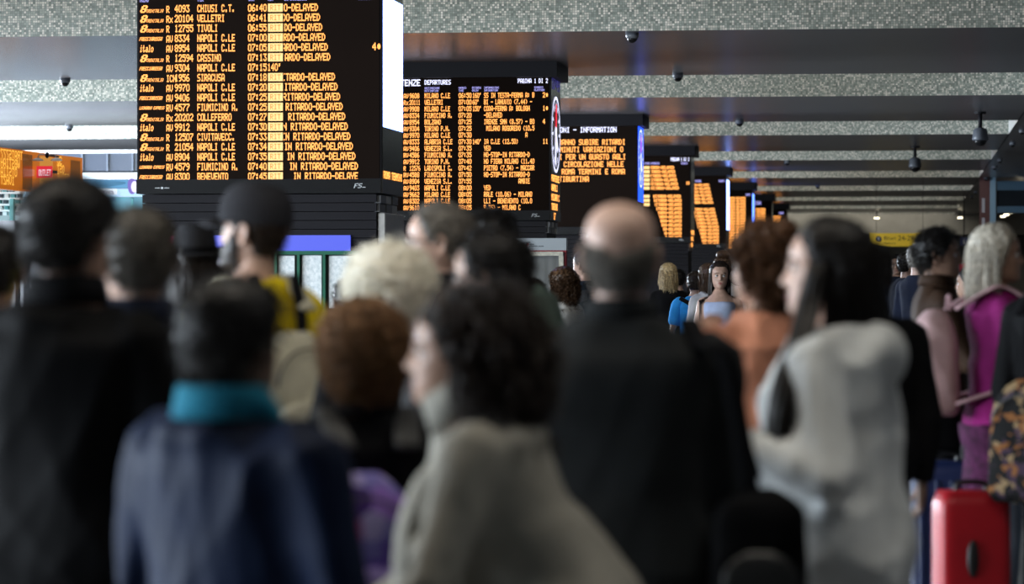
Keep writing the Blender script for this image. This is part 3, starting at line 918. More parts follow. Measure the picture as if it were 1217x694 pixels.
for x in (0.1, wd - 0.2):
    MB().box((x, 0.03, 0.19), (x + 0.012, 0.042, HB - face.z)).build('hanger', M_BLACKMETAL, sg)
bs = empty('blue_sign', at_y(1145, 287, 110))
tag(bs, 'small dark blue sign behind the man in the brown jacket', 'sign')
MB().box((-0.12, 0, -0.14), (0.16, 0.05, 0.14)).build('sign_board', mat('dark_blue_sign', (0.015, 0.025, 0.12), 0.5), bs)
glyphs(MB(), 'i', -0.03, -0.08, 0.12, 0.16, y=-0.006).build('lettering', M_WHITEMETAL, bs)
MB().box((0, 0.02, 0.14), (0.04, 0.04, HB - bs.location.z)).build('hanger', M_BLACKMETAL, bs)
rs2 = empty('red_white_kiosk', at_y(1147, 331, 70) * 1.0)
rs2.location.z = 0
tag(rs2, 'red and white kiosk panel glimpsed between the brown-jacketed man and the blonde woman', 'kiosk')
MB().box((-0.14, 0, 0), (0.2, 0.3, 1.85)).build('panel', mat('kiosk_red', (0.35, 0.015, 0.03), 0.5), rs2)
MB().box((-0.02, -0.02, 1.35), (0.2, 0, 1.72)).build('white_notice', mat('notice_white', (0.6, 0.62, 0.66), 0.6), rs2)
# cross beam of the lower ceiling at the far end
cb = MB().box((-6, 140, CAMH + 1.9), (9, 141, HB)).build('trim_1', M_WALL)
tag(cb, 'grey bulkhead across the far end of the hall', 'bulkhead', kind='structure')


# ------------------------------------------------------------------ people: anatomy helpers
def remesh(mb, voxel, smooth=4):
    """closed lofts -> one continuous skin; returns vertex and face arrays"""
    me = mb.mesh('tmp')
    o = bpy.data.objects.new('tmp', me)
    COL.objects.link(o)
    r = o.modifiers.new('r', 'REMESH'); r.mode = 'VOXEL'; r.voxel_size = voxel; r.use_smooth_shade = True
    if smooth:
        s_ = o.modifiers.new('s', 'SMOOTH'); s_.factor = 0.5; s_.iterations = smooth
    bpy.context.view_layer.update()
    ev = o.evaluated_get(bpy.context.evaluated_depsgraph_get())
    m2 = ev.to_mesh()
    v = np.empty(len(m2.vertices) * 3); m2.vertices.foreach_get('co', v)
    nr = np.empty(len(m2.vertices) * 3); m2.vertices.foreach_get('normal', nr)
    f = [tuple(p.vertices) for p in m2.polygons]
    ev.to_mesh_clear()
    bpy.data.objects.remove(o)
    bpy.data.meshes.remove(me)
    return v.reshape(-1, 3), nr.reshape(-1, 3), f


def wrinkle(v, n, amp, seed, freq=9.0):
    """cloth folds: sum of warped waves pushed along the normal"""
    g = np.random.default_rng(seed)
    d = np.zeros(len(v))
    wv = np.zeros_like(v)
    for i in range(3):
        k = g.normal(size=3) * freq * 0.5
        wv[:, i] = np.sin(v @ k + g.uniform(0, 6)) * 0.09
    p = v + wv
    for i in range(7):
        k = g.normal(size=3)
        k[2] *= 0.6
        k = k / np.linalg.norm(k) * freq * (0.6 + 0.42 * i)
        s_ = np.sin(p @ k + g.uniform(0, 6.28))
        d += (1 - np.abs(s_)) ** 1.5 * (1.0 / (1 + 0.45 * i)) - 0.35
    return v + n * (amp * d)[:, None]


HT_ = np.array([0, .03, .10, .20, .32, .42, .50, .58, .70, .80, .88, .94, .98, 1.0])
HF_ = np.array([.066, .082, .088, .090, .089, .087, .084, .089, .087, .076, .059, .040, .020, .001])
HK_ = np.array([.045, .052, .062, .072, .086, .096, .102, .105, .104, .097, .083, .062, .036, .001])
HW_ = np.array([.026, .042, .053, .061, .067, .071, .074, .076, .077, .073, .063, .047, .027, .001])
TT = np.linspace(0, 1, 201)
_k = np.exp(-np.linspace(-2, 2, 13) ** 2); _k /= _k.sum()
def _sm(a):
    b = np.interp(TT, HT_, a)
    c = np.convolve(np.pad(b, 6, mode='edge'), _k, 'valid')
    w_ = np.clip((1 - TT) / 0.06, 0, 1)
    return c * w_ + b * (1 - w_)
HFs, HKs, HWs = _sm(HF_), _sm(HK_), _sm(HW_)


def head_pts(phi, t, off=0.0, face=True, hh=0.232):
    """point on the head for an angle (0 = front) and relative height, pushed out by off"""
    f, k, w_ = np.interp(t, TT, HFs), np.interp(t, TT, HKs), np.interp(t, TT, HWs)
    c, s_ = np.cos(phi), np.sin(phi)
    cc = np.sign(c) * np.abs(c) ** 0.88
    ss = np.sign(s_) * np.abs(s_) ** 0.88
    x = w_ * ss
    y = np.where(c > 0, f, k) * cc
    z = t * hh
    if face:
        fr = np.clip(c * 3, 0, 1)
        sg = 0.007 + 0.010 * np.clip((0.56 - t) / 0.24, 0, 1)
        prof = np.interp(t, [.29, .325, .36, .45, .54, .60], [0, .014, .024, .014, .005, 0])
        y = y + fr * prof * np.exp(-(x / sg) ** 2)
        for sx in (-1, 1):
            y = y - fr * .010 * np.exp(-((x - sx * .031) / .015) ** 2 - ((t - .495) / .045) ** 2)
            y = y + fr * .004 * np.exp(-((x - sx * .028) / .02) ** 2 - ((t - .575) / .03) ** 2)
            y = y + fr * .003 * np.exp(-((x - sx * .042) / .018) ** 2 - ((t - .38) / .06) ** 2)
        y = y + fr * np.exp(-(x / .021) ** 2) * (.006 * np.exp(-((t - .225) / .018) ** 2) + .006 * np.exp(-((t - .180) / .018) ** 2) - .004 * np.exp(-((t - .203) / .008) ** 2) + .006 * np.exp(-((t - .075) / .05) ** 2))
    p = np.stack([x, y, z], -1)
    if np.any(np.asarray(off) != 0):
        n = np.stack([x / .075 ** 2, (y + .01) / .098 ** 2, (z - .125) / .115 ** 2], -1)
        n /= np.linalg.norm(n, axis=-1, keepdims=True) + 1e-9
        p = p + n * np.asarray(off)[..., None]
    return p


def head_geo(nseg=64, rows=46):
    u = np.linspace(0, 2 * np.pi, nseg, endpoint=False)
    phi = u - 0.45 * np.sin(u)
    t = np.linspace(0.0, 0.995, rows)
    PH, T = np.meshgrid(phi, t)
    v = head_pts(PH, T).reshape(-1, 3)
    f, lip = [], []
    for i in range(rows - 1):
        for j in range(nseg):
            k = (j + 1) % nseg
            f.append((i * nseg + j, i * nseg + k, (i + 1) * nseg + k, (i + 1) * nseg + j))
            xm, tm = v[i * nseg + j][0], (t[i] + t[i + 1]) / 2
            lip.append(1 if (abs(xm) < .023 - 0.25 * abs(tm - .203) and .155 < tm < .25 and np.cos(phi[j]) > 0.5 and abs(tm - .203) < .045 * (1 - (xm / .026) ** 2)) else 0)
    f.append(tuple(range(nseg - 1, -1, -1))); lip.append(0)
    f.append(tuple(range((rows - 1) * nseg, rows * nseg))); lip.append(0)
    # ears
    ears_v, ears_f = [], []
    n0 = len(v)
    for s_ in (-1, 1):
        a = np.linspace(0, 2 * np.pi, 16, endpoint=False)
        rings = []
        for q, o in ((0.5, 0.0), (1.0, 0.004), (1.06, 0.012), (0.9, 0.015), (0.7, 0.010), (0.35, 0.008)):
            ez = 0.031 * np.sin(a) * q * np.where(np.sin(a) > 0, 1.0, 1.05)
            ey = 0.018 * np.cos(a) * q * (1 + 0.25 * np.sin(a))
            rings.append(np.stack([s_ * (0.0715 + o + 0.28 * np.clip(-ey, -.02, .02)), -0.012 + ey - 0.1 * ez * 0, 0.106 + ez + 0 * ey], 1))
        m = MB().rings(rings)
        ears_v.append(m.v[0]); ears_f += [tuple(i + n0 for i in q) for q in m.f]
        n0 += len(m.v[0])
    return np.vstack([v] + ears_v), f + ears_f, lip + [0] * len(ears_f)


HEAD_V, HEAD_F, HEAD_L = head_geo()


def rotm(yaw=0, pitch=0, roll=0):
    """head rotation: yaw to the left positive, pitch up positive (degrees)"""
    return np.array(Euler((math.radians(pitch), math.radians(roll), math.radians(yaw)), 'XYZ').to_matrix())


def hand_geo(mb, wrist, d, pn, side, s=1.0, curl=0.5, mi=0):
    """palm with four fingers and a thumb; d = direction, pn = palm normal, side = +1 thumb along cross(d, pn)"""
    d = np.asarray(d, float); d /= np.linalg.norm(d)
    pn = np.asarray(pn, float); pn -= d * (pn @ d); pn /= np.linalg.norm(pn)
    t = np.cross(d, pn) * side                       # thumb side
    w0 = np.asarray(wrist, float)
    a = np.linspace(0, 2 * np.pi, 12, endpoint=False)
    rings = [w0 + d * q * s + s * (np.outer(np.cos(a), t) * hw + np.outer(np.sin(a), pn) * ht) for q, hw, ht in ((-0.02, .026, .02), (0.0, .028, .019), (.03, .037, .017), (.065, .041, .015), (.092, .039, .012))]
    mb.rings(rings, mi)
    for i, (o, L) in enumerate(((.030, .070), (.010, .080), (-.010, .074), (-.029, .058))):
        p = w0 + s * (d * .085 + t * o)
        pts, dd = [p], d.copy()
        for q, l in enumerate((.45, .32, .23)):
            ang = curl * (0.55 + 0.25 * q)
            dd = dd * math.cos(ang) + pn * math.sin(ang)
            dd /= np.linalg.norm(dd)
            p = p + dd * L * l * s
            pts.append(p)
        mb.tube(sub(pts, 2), np.linspace(.0095, .0068, 7) * s, 7, mi)
    p = w0 + s * (d * .025 + t * .03)
    dd = d * .65 + t * .75
    pts = [p]
    for q, l in enumerate((.034, .030, .024)):
        dd = dd + pn * 0.25 * curl - t * 0.18; dd /= np.linalg.norm(dd)
        p = p + dd * l * s; pts.append(p)
    mb.tube(sub(pts, 2), np.linspace(.0125, .0085, 7) * s, 8, mi)


TORSO = [(.455, .105, .085, .0), (.475, .145, .105, .0), (.52, .165, .116, -.005), (.57, .154, .110, .0), (.62, .137, .103, .005), (.68, .143, .110, .008), (.73, .150, .118, .006),
         (.765, .152, .116, .0), (.785, .151, .108, -.006), (.800, .146, .098, -.010), (.815, .128, .086, -.012), (.830, .102, .074, -.013), (.845, .078, .064, -.012), (.86, .060, .056, -.008)]


def rot_axis(v, ax, a):
    ax = np.asarray(ax, float); ax = ax / np.linalg.norm(ax)
    return v * math.cos(a) + np.cross(ax, v) * math.sin(a) + ax * (v @ ax) * (1 - math.cos(a))


SKINS = {'pale': (.56, .36, .28), 'light': (.50, .31, .23), 'tan': (.36, .21, .145), 'dark': (.13, .07, .045)}
PEOPLE = {}


class Person:
    def __init__(self, key, label, px, ytop, ppm, face, lean=0, bulk=1.0, wide=1.0, fem=False, skin='light', head=(0, 0, 0), arms=None, near=True, hands=True, cat='person', group='people waiting in the hall', seat=None):
        self.key, self.near, self.lean, self.bulk, self.fem, self.wide = key, near, lean, bulk, fem, wide
        top = CAMH + (HOR - ytop) / ppm - 0.015
        # bend of the spine about the hips
        z = 1.0; a = math.radians(lean)
        k = .50 + (.5) * math.cos(a)
        self.H = top / k
        self.s = self.H / 1.73
        depth = FPX / ppm
        self.rz = YAW + math.radians(face)
        self.depth = depth
        hp = P(px, ytop, depth)
        # head centre offset in body space
        H = self.H
        self.pivot = self.bend(np.array([0, .0, .858 * H]))
        self.Rh = rotm(*head)
        c = self.pivot + self.Rh @ np.array([0, .01, .1])
        ca, sa = math.cos(self.rz), math.sin(self.rz)
        self.root = empty('person', (hp.x - (ca * c[0] - sa * c[1]), hp.y - (sa * c[0] + ca * c[1]), 0), self.rz)
        tag(self.root, label, cat, group)
        self.skin = mat('skin_' + skin, SKINS[skin], 0.45, var=0.12, scale=30, spec=0.4)
        self.lips = mat('lips_' + skin, (SKINS[skin][0] * .75, SKINS[skin][1] * .45, SKINS[skin][2] * .5), 0.4)
        self.head_s = 0.5 * self.s + 0.5
        d = ((.24, .02, -1.0), (.02, .22, -1.0))
        self.arms = {-1: d, 1: d}
        if arms:
            for k_, v_ in arms.items(): self.arms[k_] = v_
        self.seed = abs(hash(key)) % 1000 if False else sum(ord(c_) * (i_ + 3) for i_, c_ in enumerate(key))
        self.build_body(hands)
        PEOPLE[key] = self

    def bend(self, p):
        H, a = self.H, math.radians(self.lean)
        if a == 0: return np.asarray(p, float)
        q = np.clip((p[2] / H - .47) / .22, 0, 1)
        a = a * q * q * (3 - 2 * q)
        c = np.array([0, 0, .50 * H])
        v = np.asarray(p, float) - c
        return c + np.array([v[0], v[1] * math.cos(a) + v[2] * math.sin(a), -v[1] * math.sin(a) + v[2] * math.cos(a)])

    def torso(self, mb, off, z0=.455, z1=.86, flare=0.0, n=28, drape=0.0):
        H, s, b = self.H, self.s, self.bulk
        zs = [q for q in np.linspace(z0, z1, 24)]
        tz = [q[0] for q in TORSO]
        rings = []
        a = np.linspace(0, 2 * np.pi, n, endpoint=False)
        for z in zs:
            w_, d_, y_ = (np.interp(z, tz, [q[i] for q in TORSO]) for i in (1, 2, 3))
            if z > .60: w_ = w_ * (0.92 if self.fem else 1.0)
            elif self.fem: w_ = w_ * 1.03
            w_ = (w_ * (b if z < .8 else .5 + .5 * b) * self.wide + off) * s; d_ = (d_ * (b if z < .8 else .5 + .5 * b) + off) * s
            if flare and z < .62:
                e = (.62 - z) / .2 * flare
                w_ += e; d_ += e
            if drape and z < .74:
                q_ = np.interp(z, [.45, .62, .74], [1.0, .7, 0])
                w_ += drape * q_ * .5; d_ += drape * q_
            if self.fem and .68 < z < .77: y2 = .012
            else: y2 = 0
            ring = []
            for t in a:
                c, s_ = math.cos(t), math.sin(t)
                e = .82
                ring.append(self.bend(np.array([w_ * np.sign(c) * abs(c) ** e, y_ * s + y2 + d_ * np.sign(s_) * abs(s_) ** e, z * H])))
            rings.append(ring)
        mb.rings(rings)

    def arm_pts(self, sd):
        H, s = self.H, self.s
        sh = self.bend(np.array([sd * .168 * s * self.wide * (0.93 if self.fem else 1.0) * (.4 + .6 * self.bulk), -.008 * s, .792 * H]))
        u, f = (np.array(q, float) for q in self.arms[sd])
        u = u * [sd, 1, 1]; f = f * [sd, 1, 1]
        u /= np.linalg.norm(u); f /= np.linalg.norm(f)
        el = sh + u * .178 * H
        wr = el + f * .150 * H
        return sh, el, wr, u, f

    def arm(self, mb, sd, off, upto=1.0):
        s = self.s
        sh, el, wr, u, f = self.arm_pts(sd)
        wr = el + (wr - el) * upto
        bb = .6 + .4 * self.bulk
        inn = sh + np.array([-sd * .05 * s, 0, .0])
        pts = [inn, sh, sh * .55 + el * .45, el * .92 + sh * .08, el, el * .92 + wr * .08, el * .5 + wr * .5, wr]
        rad = np.array([.045, .056, .050, .043, .043, .043, .039, .028]) * s * bb * (.9 if self.fem else 1) + off
        mb.tube(sub(pts, 3), np.interp(np.linspace(0, 7, 22), range(8), rad), 14)

    def leg(self, mb, sd, off, z_end=.045, flare=0):
        H, s = self.H, self.s
        bb = .6 + .4 * self.bulk
        pts = [(sd * .075 * s, 0, .49 * H), (sd * .088 * s, .0, .42 * H), (sd * .09 * s, .01, .285 * H), (sd * .09 * s, -.005, .17 * H), (sd * .09 * s, -.015, z_end * H)]
        rad = np.array([.085, .080, .056, .050, .038]) * s * bb + off + np.array([0, 0, .3, .7, 1]) * flare
        mb.tube(sub(pts, 3), np.interp(np.linspace(0, 4, 13), range(5), rad), 14)

    def build_body(self, hands):
        H, s = self.H, self.s
        mb = MB()
        self.torso(mb, -.012)
        nb = self.bend(np.array([0, -.012 * s, .825 * H]))
        nt_ = self.pivot + self.Rh @ np.array([0, -.02, .075])
        mb.tube(sub([nb - [0, 0, .03], nb, (nb + nt_) / 2, nt_], 3), np.interp(np.linspace(0, 3, 10), range(4), np.array([.075, .064, .055, .056]) * s * (.88 if self.fem else 1)), 16)
        for sd in (-1, 1):
            self.arm(mb, sd, -.004)
            self.leg(mb, sd, 0)
            f0 = np.array([sd * .09 * s, -.04, .03])
            mb.tube(sub([f0, f0 + [0, .06, .01], f0 + [sd * .01, .16, -.005], f0 + [sd * .012, .21, -.012]], 2), np.array([.035, .04, .04, .038, .036, .03, .02]), 10, flat=((1, 0, 0), .8))
        v, n, f = remesh(mb, .018 if self.near else .024, 3)
        out = MB().add(v, f, 0)
        hv = (HEAD_V * self.head_s) @ self.Rh.T + self.pivot
        self.head0 = self.pivot
        off = out.n
        out.v.append(hv); out.n += len(hv)
        for q, l in zip(HEAD_F, HEAD_L):
            out.f.append(tuple(i + off for i in q)); out.m.append(l)
        if hands:
            for sd in (-1, 1):
                sh, el, wr, u, fd = self.arm_pts(sd)
                pn = np.array([-sd, 0.2, 0.0]) if abs(fd[2]) > .6 else np.array([-sd * .35, 0.0, .95])
                cr = np.cross(fd, pn)
                want = np.array([0, 1.0, .3]) if abs(fd[2]) > .6 else np.array([-sd, .2, .4])
                hand_geo(out, wr, fd, pn, 1 if cr @ want > 0 else -1, s * (.92 if self.fem else 1), .45)
        self.body = out.build('body', [self.skin, self.lips], self.root, True)

    def hpt(self, p):
        return (np.asarray(p, float) * self.head_s) @ self.Rh.T + self.pivot

    def face(self, brow=(.03, .02, .015), iris=(.05, .03, .02)):
        """eyes and eyebrows"""
        mw = mat('eye_white', (.7, .68, .66), .2)
        mi_ = mat('iris_dark', iris, .15)
        for sx in (-1, 1):
            c = np.array([sx * .031, .0715, .495 * .232])
            m = MB()
            m.ellipsoid(self.hpt(c), np.array([.0125] * 3) * self.head_s, nu=14, nv=10, mi=0)
            m.ellipsoid(self.hpt(c + [0, .0088, 0]), np.array([.0058, .0058, .0058]) * self.head_s, nu=10, nv=8, mi=1)
            m.build('eye', [mw, mi_], self.root, True)
            # eyelid line and brow
            m = MB()
            t = np.linspace(-1, 1, 7)
            pts = [self.hpt(head_pts(np.arcsin(np.clip((sx * .031 + q * .017) / .078, -1, 1)), .575 + .02 * (1 - q * q) - .008 * q * sx, .003)) for q in t]
            m.tube(pts, np.array([.0015, .003, .0035, .0035, .003, .0025, .001]), 6)
            m.build('eyebrow', mat('brow_dark', brow, .7), self.root, True)
            m = MB()
            pts = [self.hpt(c + [q * .0135, .0105 - .004 * q * q, .0065 * (1 - q * q) + .001]) for q in t]
            m.tube(pts, .0016, 6)
            m.build('eyelash', mat('brow_dark', brow, .7), self.root, True)

    def glasses(self, m):
        g = MB()
        for sx in (-1, 1):
            t = np.linspace(0, 2 * np.pi, 20, endpoint=False)
            pts = [self.hpt([sx * .033 + .024 * math.cos(q), .094, .113 + .018 * math.sin(q)]) for q in t]
            g.tube(np.array(pts), .0022, 6, closed=True)
            g.tube([self.hpt([sx * .057, .092, .117]), self.hpt([sx * .074, .06, .118]), self.hpt([sx * .078, -.02, .116])], .002, 6)
        g.tube([self.hpt([-.009, .095, .116]), self.hpt([.009, .095, .116])], .002, 6)
        return g.build('glasses', m, self.root, True)

    def top(self, name, m, off=.016, hem=.47, sleeve=1.0, neck=.850, flare=0.0, drape=0.0, folds=.008, freq=9, extra=None, voxel=None, soff=None):
        mb = MB()
        self.torso(mb, off, hem, neck, flare, drape=drape)
        if sleeve > 0:
            for sd in (-1, 1): self.arm(mb, sd, off * .85 if soff is None else soff, sleeve)
        if extra: extra(mb, self)
        v, n, f = remesh(mb, voxel or (.013 if self.near else .02), 3)
        if folds: v = wrinkle(v, n, folds, self.seed + len(name), freq)
        return MB().add(v, f).build(name, m, self.root, True)

    def trousers(self, m, off=.014, name='trousers', flare=.012):
        mb = MB()
        self.torso(mb, off - .006, .44, .58)
        for sd in (-1, 1): self.leg(mb, sd, off, .03, flare)
        v, n, f = remesh(mb, .017 if self.near else .024, 3)
        v = wrinkle(v, n, .004, self.seed + 5, 10)
        return MB().add(v, f).build(name, m, self.root, True)

    def shoes(self, m):
        for sd in (-1, 1):
            f0 = np.array([sd * .09 * self.s, -.06, .035])
            mb = MB()
            mb.tube(sub([f0, f0 + [0, .06, .012], f0 + [sd * .006, .15, .005], f0 + [sd * .012, .23, -.004], f0 + [sd * .012, .262, -.012]], 3), np.interp(np.linspace(0, 4, 13), range(5), [.03, .048, .05, .045, .018]), 14, flat=((1, 0, 0), .72))
            a = mb.v[0]; a[:, 2] = np.maximum(a[:, 2], .001)
            mb.build('shoe', m, self.root, True)

    def collar(self, m, r=.075, h=.05, z=.842, name='collar', tilt=.25, thick=.014, ry=None):
        """upstanding ring around the neck"""
        H, s = self.H, self.s
        ry = ry or r * .95
        a = np.linspace(0, 2 * np.pi, 30, endpoint=False)
        rings = []
        for q, e in ((1.12, 0), (1.0, 1.0), (.9, 1.05), (.85, .9), (.95, 0)):
            rings.append([self.bend(np.array([r * s * q * math.cos(t), -.012 + ry * s * q * math.sin(t), z * H + h * e - tilt * max(0, math.sin(t)) * .06])) for t in a])
        mb = MB().rings(rings, cap0=False, cap1=False, closed=True)
        v = mb.v[0]
        return mb.build(name, m, self.root, True)

    # ---------------------------------------------------------------- hair
    def hair(self, name, m, mask, off, strands=600, length=.05, rad=.0016, grav=.6, curl=0.0, cfreq=60, flow=(0, -.4, -1.0), segs=6, lift=.3, keepout=.0, noise=.003, shoulder=True, jit=.35, clear=True):
        g = np.random.default_rng(self.seed + 11)
        # shell
        ns, nr = 72, 44
        phi = np.linspace(-np.pi, np.pi, ns, endpoint=False)
        t = np.linspace(0.0, .999, nr)
        PH, T = np.meshgrid(phi, t)
        M_ = mask(PH, T)
        O = off(PH, T) if callable(off) else np.full(PH.shape, off)
        nz = noise * (np.sin(PH * 7 + T * 19) * np.sin(T * 31 - PH * 5) + .6 * np.sin(PH * 17 + 3) * np.sin(T * 47))
        edge = np.clip(M_ * 6, 0, 1)
        pts = head_pts(PH, T, (O + nz) * edge - .004 * (edge <= 0), face=False)
        v = self.hpt(pts.reshape(-1, 3))
        faces = []
        for i in range(nr - 1):
            for j in range(ns):
                k = (j + 1) % ns
                if int(M_[i, j] > 0) + int(M_[i, k] > 0) + int(M_[i + 1, j] > 0) + int(M_[i + 1, k] > 0) >= 2:
                    faces.append((i * ns + j, i * ns + k, (i + 1) * ns + k, (i + 1) * ns + j))
        if mask(np.array(0.), np.array(.999)) > 0: faces.append(tuple(range((nr - 1) * ns, nr * ns)))
        out = MB().add(v, faces)
        # strands
        N = strands
        if N:
            ph = g.uniform(-np.pi, np.pi, N * 6); tt = 1 - g.uniform(0, 1, N * 6) ** 1.0 * 1.0
            ok = (mask(ph, tt) > 0) & ~((np.abs(ph) < .65) & clear)
            ph, tt = ph[ok][:N], tt[ok][:N]
            N = len(ph)
            o = (off(ph, tt) if callable(off) else np.full(N, off)) * .8
            p = self.hpt(head_pts(ph, tt, o, face=False))
            c = self.hpt([0, -.008, .12])
            nrm = p - c; nrm /= np.linalg.norm(nrm, axis=1)[:, None]
            fl = np.asarray(flow, float) if not callable(flow) else flow(ph, tt)
            fl = (fl @ self.Rh.T) if fl.ndim == 1 else fl @ self.Rh.T
            d = fl + lift * nrm + g.normal(size=(N, 3)) * jit
            d /= np.linalg.norm(d, axis=1)[:, None]
            L = (length(ph, tt) if callable(length) else length) * g.uniform(.7, 1.15, N)
            step = L / segs
            P_ = [p]
            ax = g.normal(size=(N, 3)); pz = g.uniform(0, 6.28, N); fq = g.uniform(.7, 1.3, N) * cfreq
            Rinv = self.Rh
            er = np.array([.079, .103, .121]) * self.head_s
            for k in range(segs):
                d = d + np.array([0, 0, -1.0]) * grav * (step / .03)[:, None]
                d /= np.linalg.norm(d, axis=1)[:, None]
                w_ = 0
                if curl:
                    s1 = np.cross(d, ax); s1 /= np.linalg.norm(s1, axis=1)[:, None] + 1e-9
                    s2 = np.cross(d, s1)
                    ph_ = (pz + fq * step * k)[:, None]
                    w_ = curl * (s1 * np.cos(ph_) + s2 * np.sin(ph_))
                dd = d + w_
                dd /= np.linalg.norm(dd, axis=1)[:, None]
                p = p + dd * step[:, None]
                # keep outside the skull
                q = (p - c) @ Rinv / (er + keepout)
                r_ = np.linalg.norm(q, axis=1)
                low = q[:, 2] > -.85
                fix = np.where((r_ < 1) & low, 1 / np.maximum(r_, .2), 1)[:, None]
                p = c + ((q * fix) * (er + keepout)) @ Rinv.T
                if clear:
                    ql = (p - self.pivot) @ Rinv / self.head_s
                    lim = np.interp(ql[:, 2], [-.05, .02, .09, .15, .19, .21], [.03, .012, .006, .03, .07, .2])
                    ql[:, 1] = np.where((ql[:, 1] > lim) & (np.abs(ql[:, 0]) > .03), lim + .15 * (ql[:, 1] - lim), ql[:, 1])
                    p = self.hpt(ql)
                if shoulder:
                    zt = .80 * self.H
                    ww, dp = (.19 * self.s, .135 * self.s)
                    q = p - self.bend(np.array([0, -.01, zt])) 
                    rr = np.sqrt((q[:, 0] / ww) ** 2 + (q[:, 1] / dp) ** 2)
                    lowb = (p[:, 2] < zt + .0 * self.H) & (rr < 1)
                    fx = np.where(lowb, 1 / np.maximum(rr, .35), 1)
                    p = p + np.stack([q[:, 0] * (fx - 1), q[:, 1] * (fx - 1), 0 * fx], 1)
                P_.append(p)
            P_ = np.stack(P_, 1)                                # N, segs+1, 3
            T_ = np.gradient(P_, axis=1); T_ /= np.linalg.norm(T_, axis=2, keepdims=True) + 1e-9
            e1 = np.cross(T_, np.array([.3, .2, .93])); e1 /= np.linalg.norm(e1, axis=2, keepdims=True) + 1e-9
            e2 = np.cross(T_, e1)
            rr = rad * np.interp(np.linspace(0, 1, segs + 1), [0, .15, .7, 1], [.7, 1.1, 1.0, .15])[None, :, None] * g.uniform(.7, 1.5, (N, 1, 1))
            V = np.stack([P_ + rr * (math.cos(q) * e1 + math.sin(q) * e2) for q in (0, 2.094, 4.189)], 2)   # N,seg+1,3,3
            V = V.reshape(-1, 3)
            m_ = segs + 1
            base = (np.arange(N) * m_ * 3)[:, None, None]
            i_ = (np.arange(segs) * 3)[None, :, None]
            j_ = np.arange(3)[None, None, :]
            A = base + i_ + j_; B = base + i_ + (j_ + 1) % 3
            F = np.stack([A, B, B + 3, A + 3], -1).reshape(-1, 4) + out.n
            out.v.append(V); out.n += len(V)
            out.f += [tuple(q) for q in F.tolist()]
            out.m += [0] * len(F)
        return out.build(name, m, self.root, True)


def hairline(front=.80, side=.46, nape=.16, temple=1.0, ear=1.45):
    """mask > 0 where hair grows"""
    def f(ph, t):
        a = np.abs((np.asarray(ph) + np.pi) % (2 * np.pi) - np.pi)
        lim = np.interp(a, [0, .55, temple, 1.25, ear, 1.75, 2.1, np.pi], [front, front + .01, front - .10, side + .1, side - .02, side - .06, nape + .04, nape])
        return np.asarray(t) - lim
    return f


def hmat(name, col, rough=.42):
    return mat('hair_' + name, col, rough, var=.45, scale=55, spec=.25)


H_BLACK = hmat('black', (.010, .008, .007)); H_DBROWN = hmat('dark_brown', (.020, .012, .008)); H_BROWN = hmat('brown', (.075, .038, .018)); H_AUBURN = hmat('auburn', (.085, .038, .017))
H_GREY = hmat('grey', (.17, .155, .135), .55); H_SALT = hmat('salt_and_pepper', (.085, .075, .062), .55); H_WHITE = mat('hair_white', (.93, .89, .77), .6, var=.07, scale=40, spec=.25); H_BLOND = hmat('blond', (.45, .33, .17)); H_ASH = hmat('ash_blond', (.42, .38, .31))


def place(p, name, label, cat, group=None):
    """a thing worn or carried: top-level, standing in the wearer's own frame"""
    o = empty(name, p.root.location, p.rz)
    tag(o, label, cat, group)
    return o


def pack_body(mb, c, w_, d_, h_, top=.35, e=.6, n=32, mi=0, taper=.92, lean=0.0):
    rings = []
    for t in np.linspace(0, 1, 16):
        q = 1.0
        if t < .10: q = .80 + .20 * math.sin(t / .10 * math.pi / 2)
        if t > 1 - top: q = max(.05, math.cos((t - 1 + top) / top * math.pi / 2 * .93)) ** .5
        k = (1 + (taper - 1) * t) * q
        a = np.linspace(0, 2 * np.pi, n, endpoint=False)
        rings.append(np.stack([c[0] + w_ / 2 * k * np.sign(np.cos(a)) * np.abs(np.cos(a)) ** e, c[1] + lean * t + d_ / 2 * k * np.sign(np.sin(a)) * np.abs(np.sin(a)) ** e, np.full(n, c[2] + t * h_)], 1))
    return mb.rings(rings, mi)


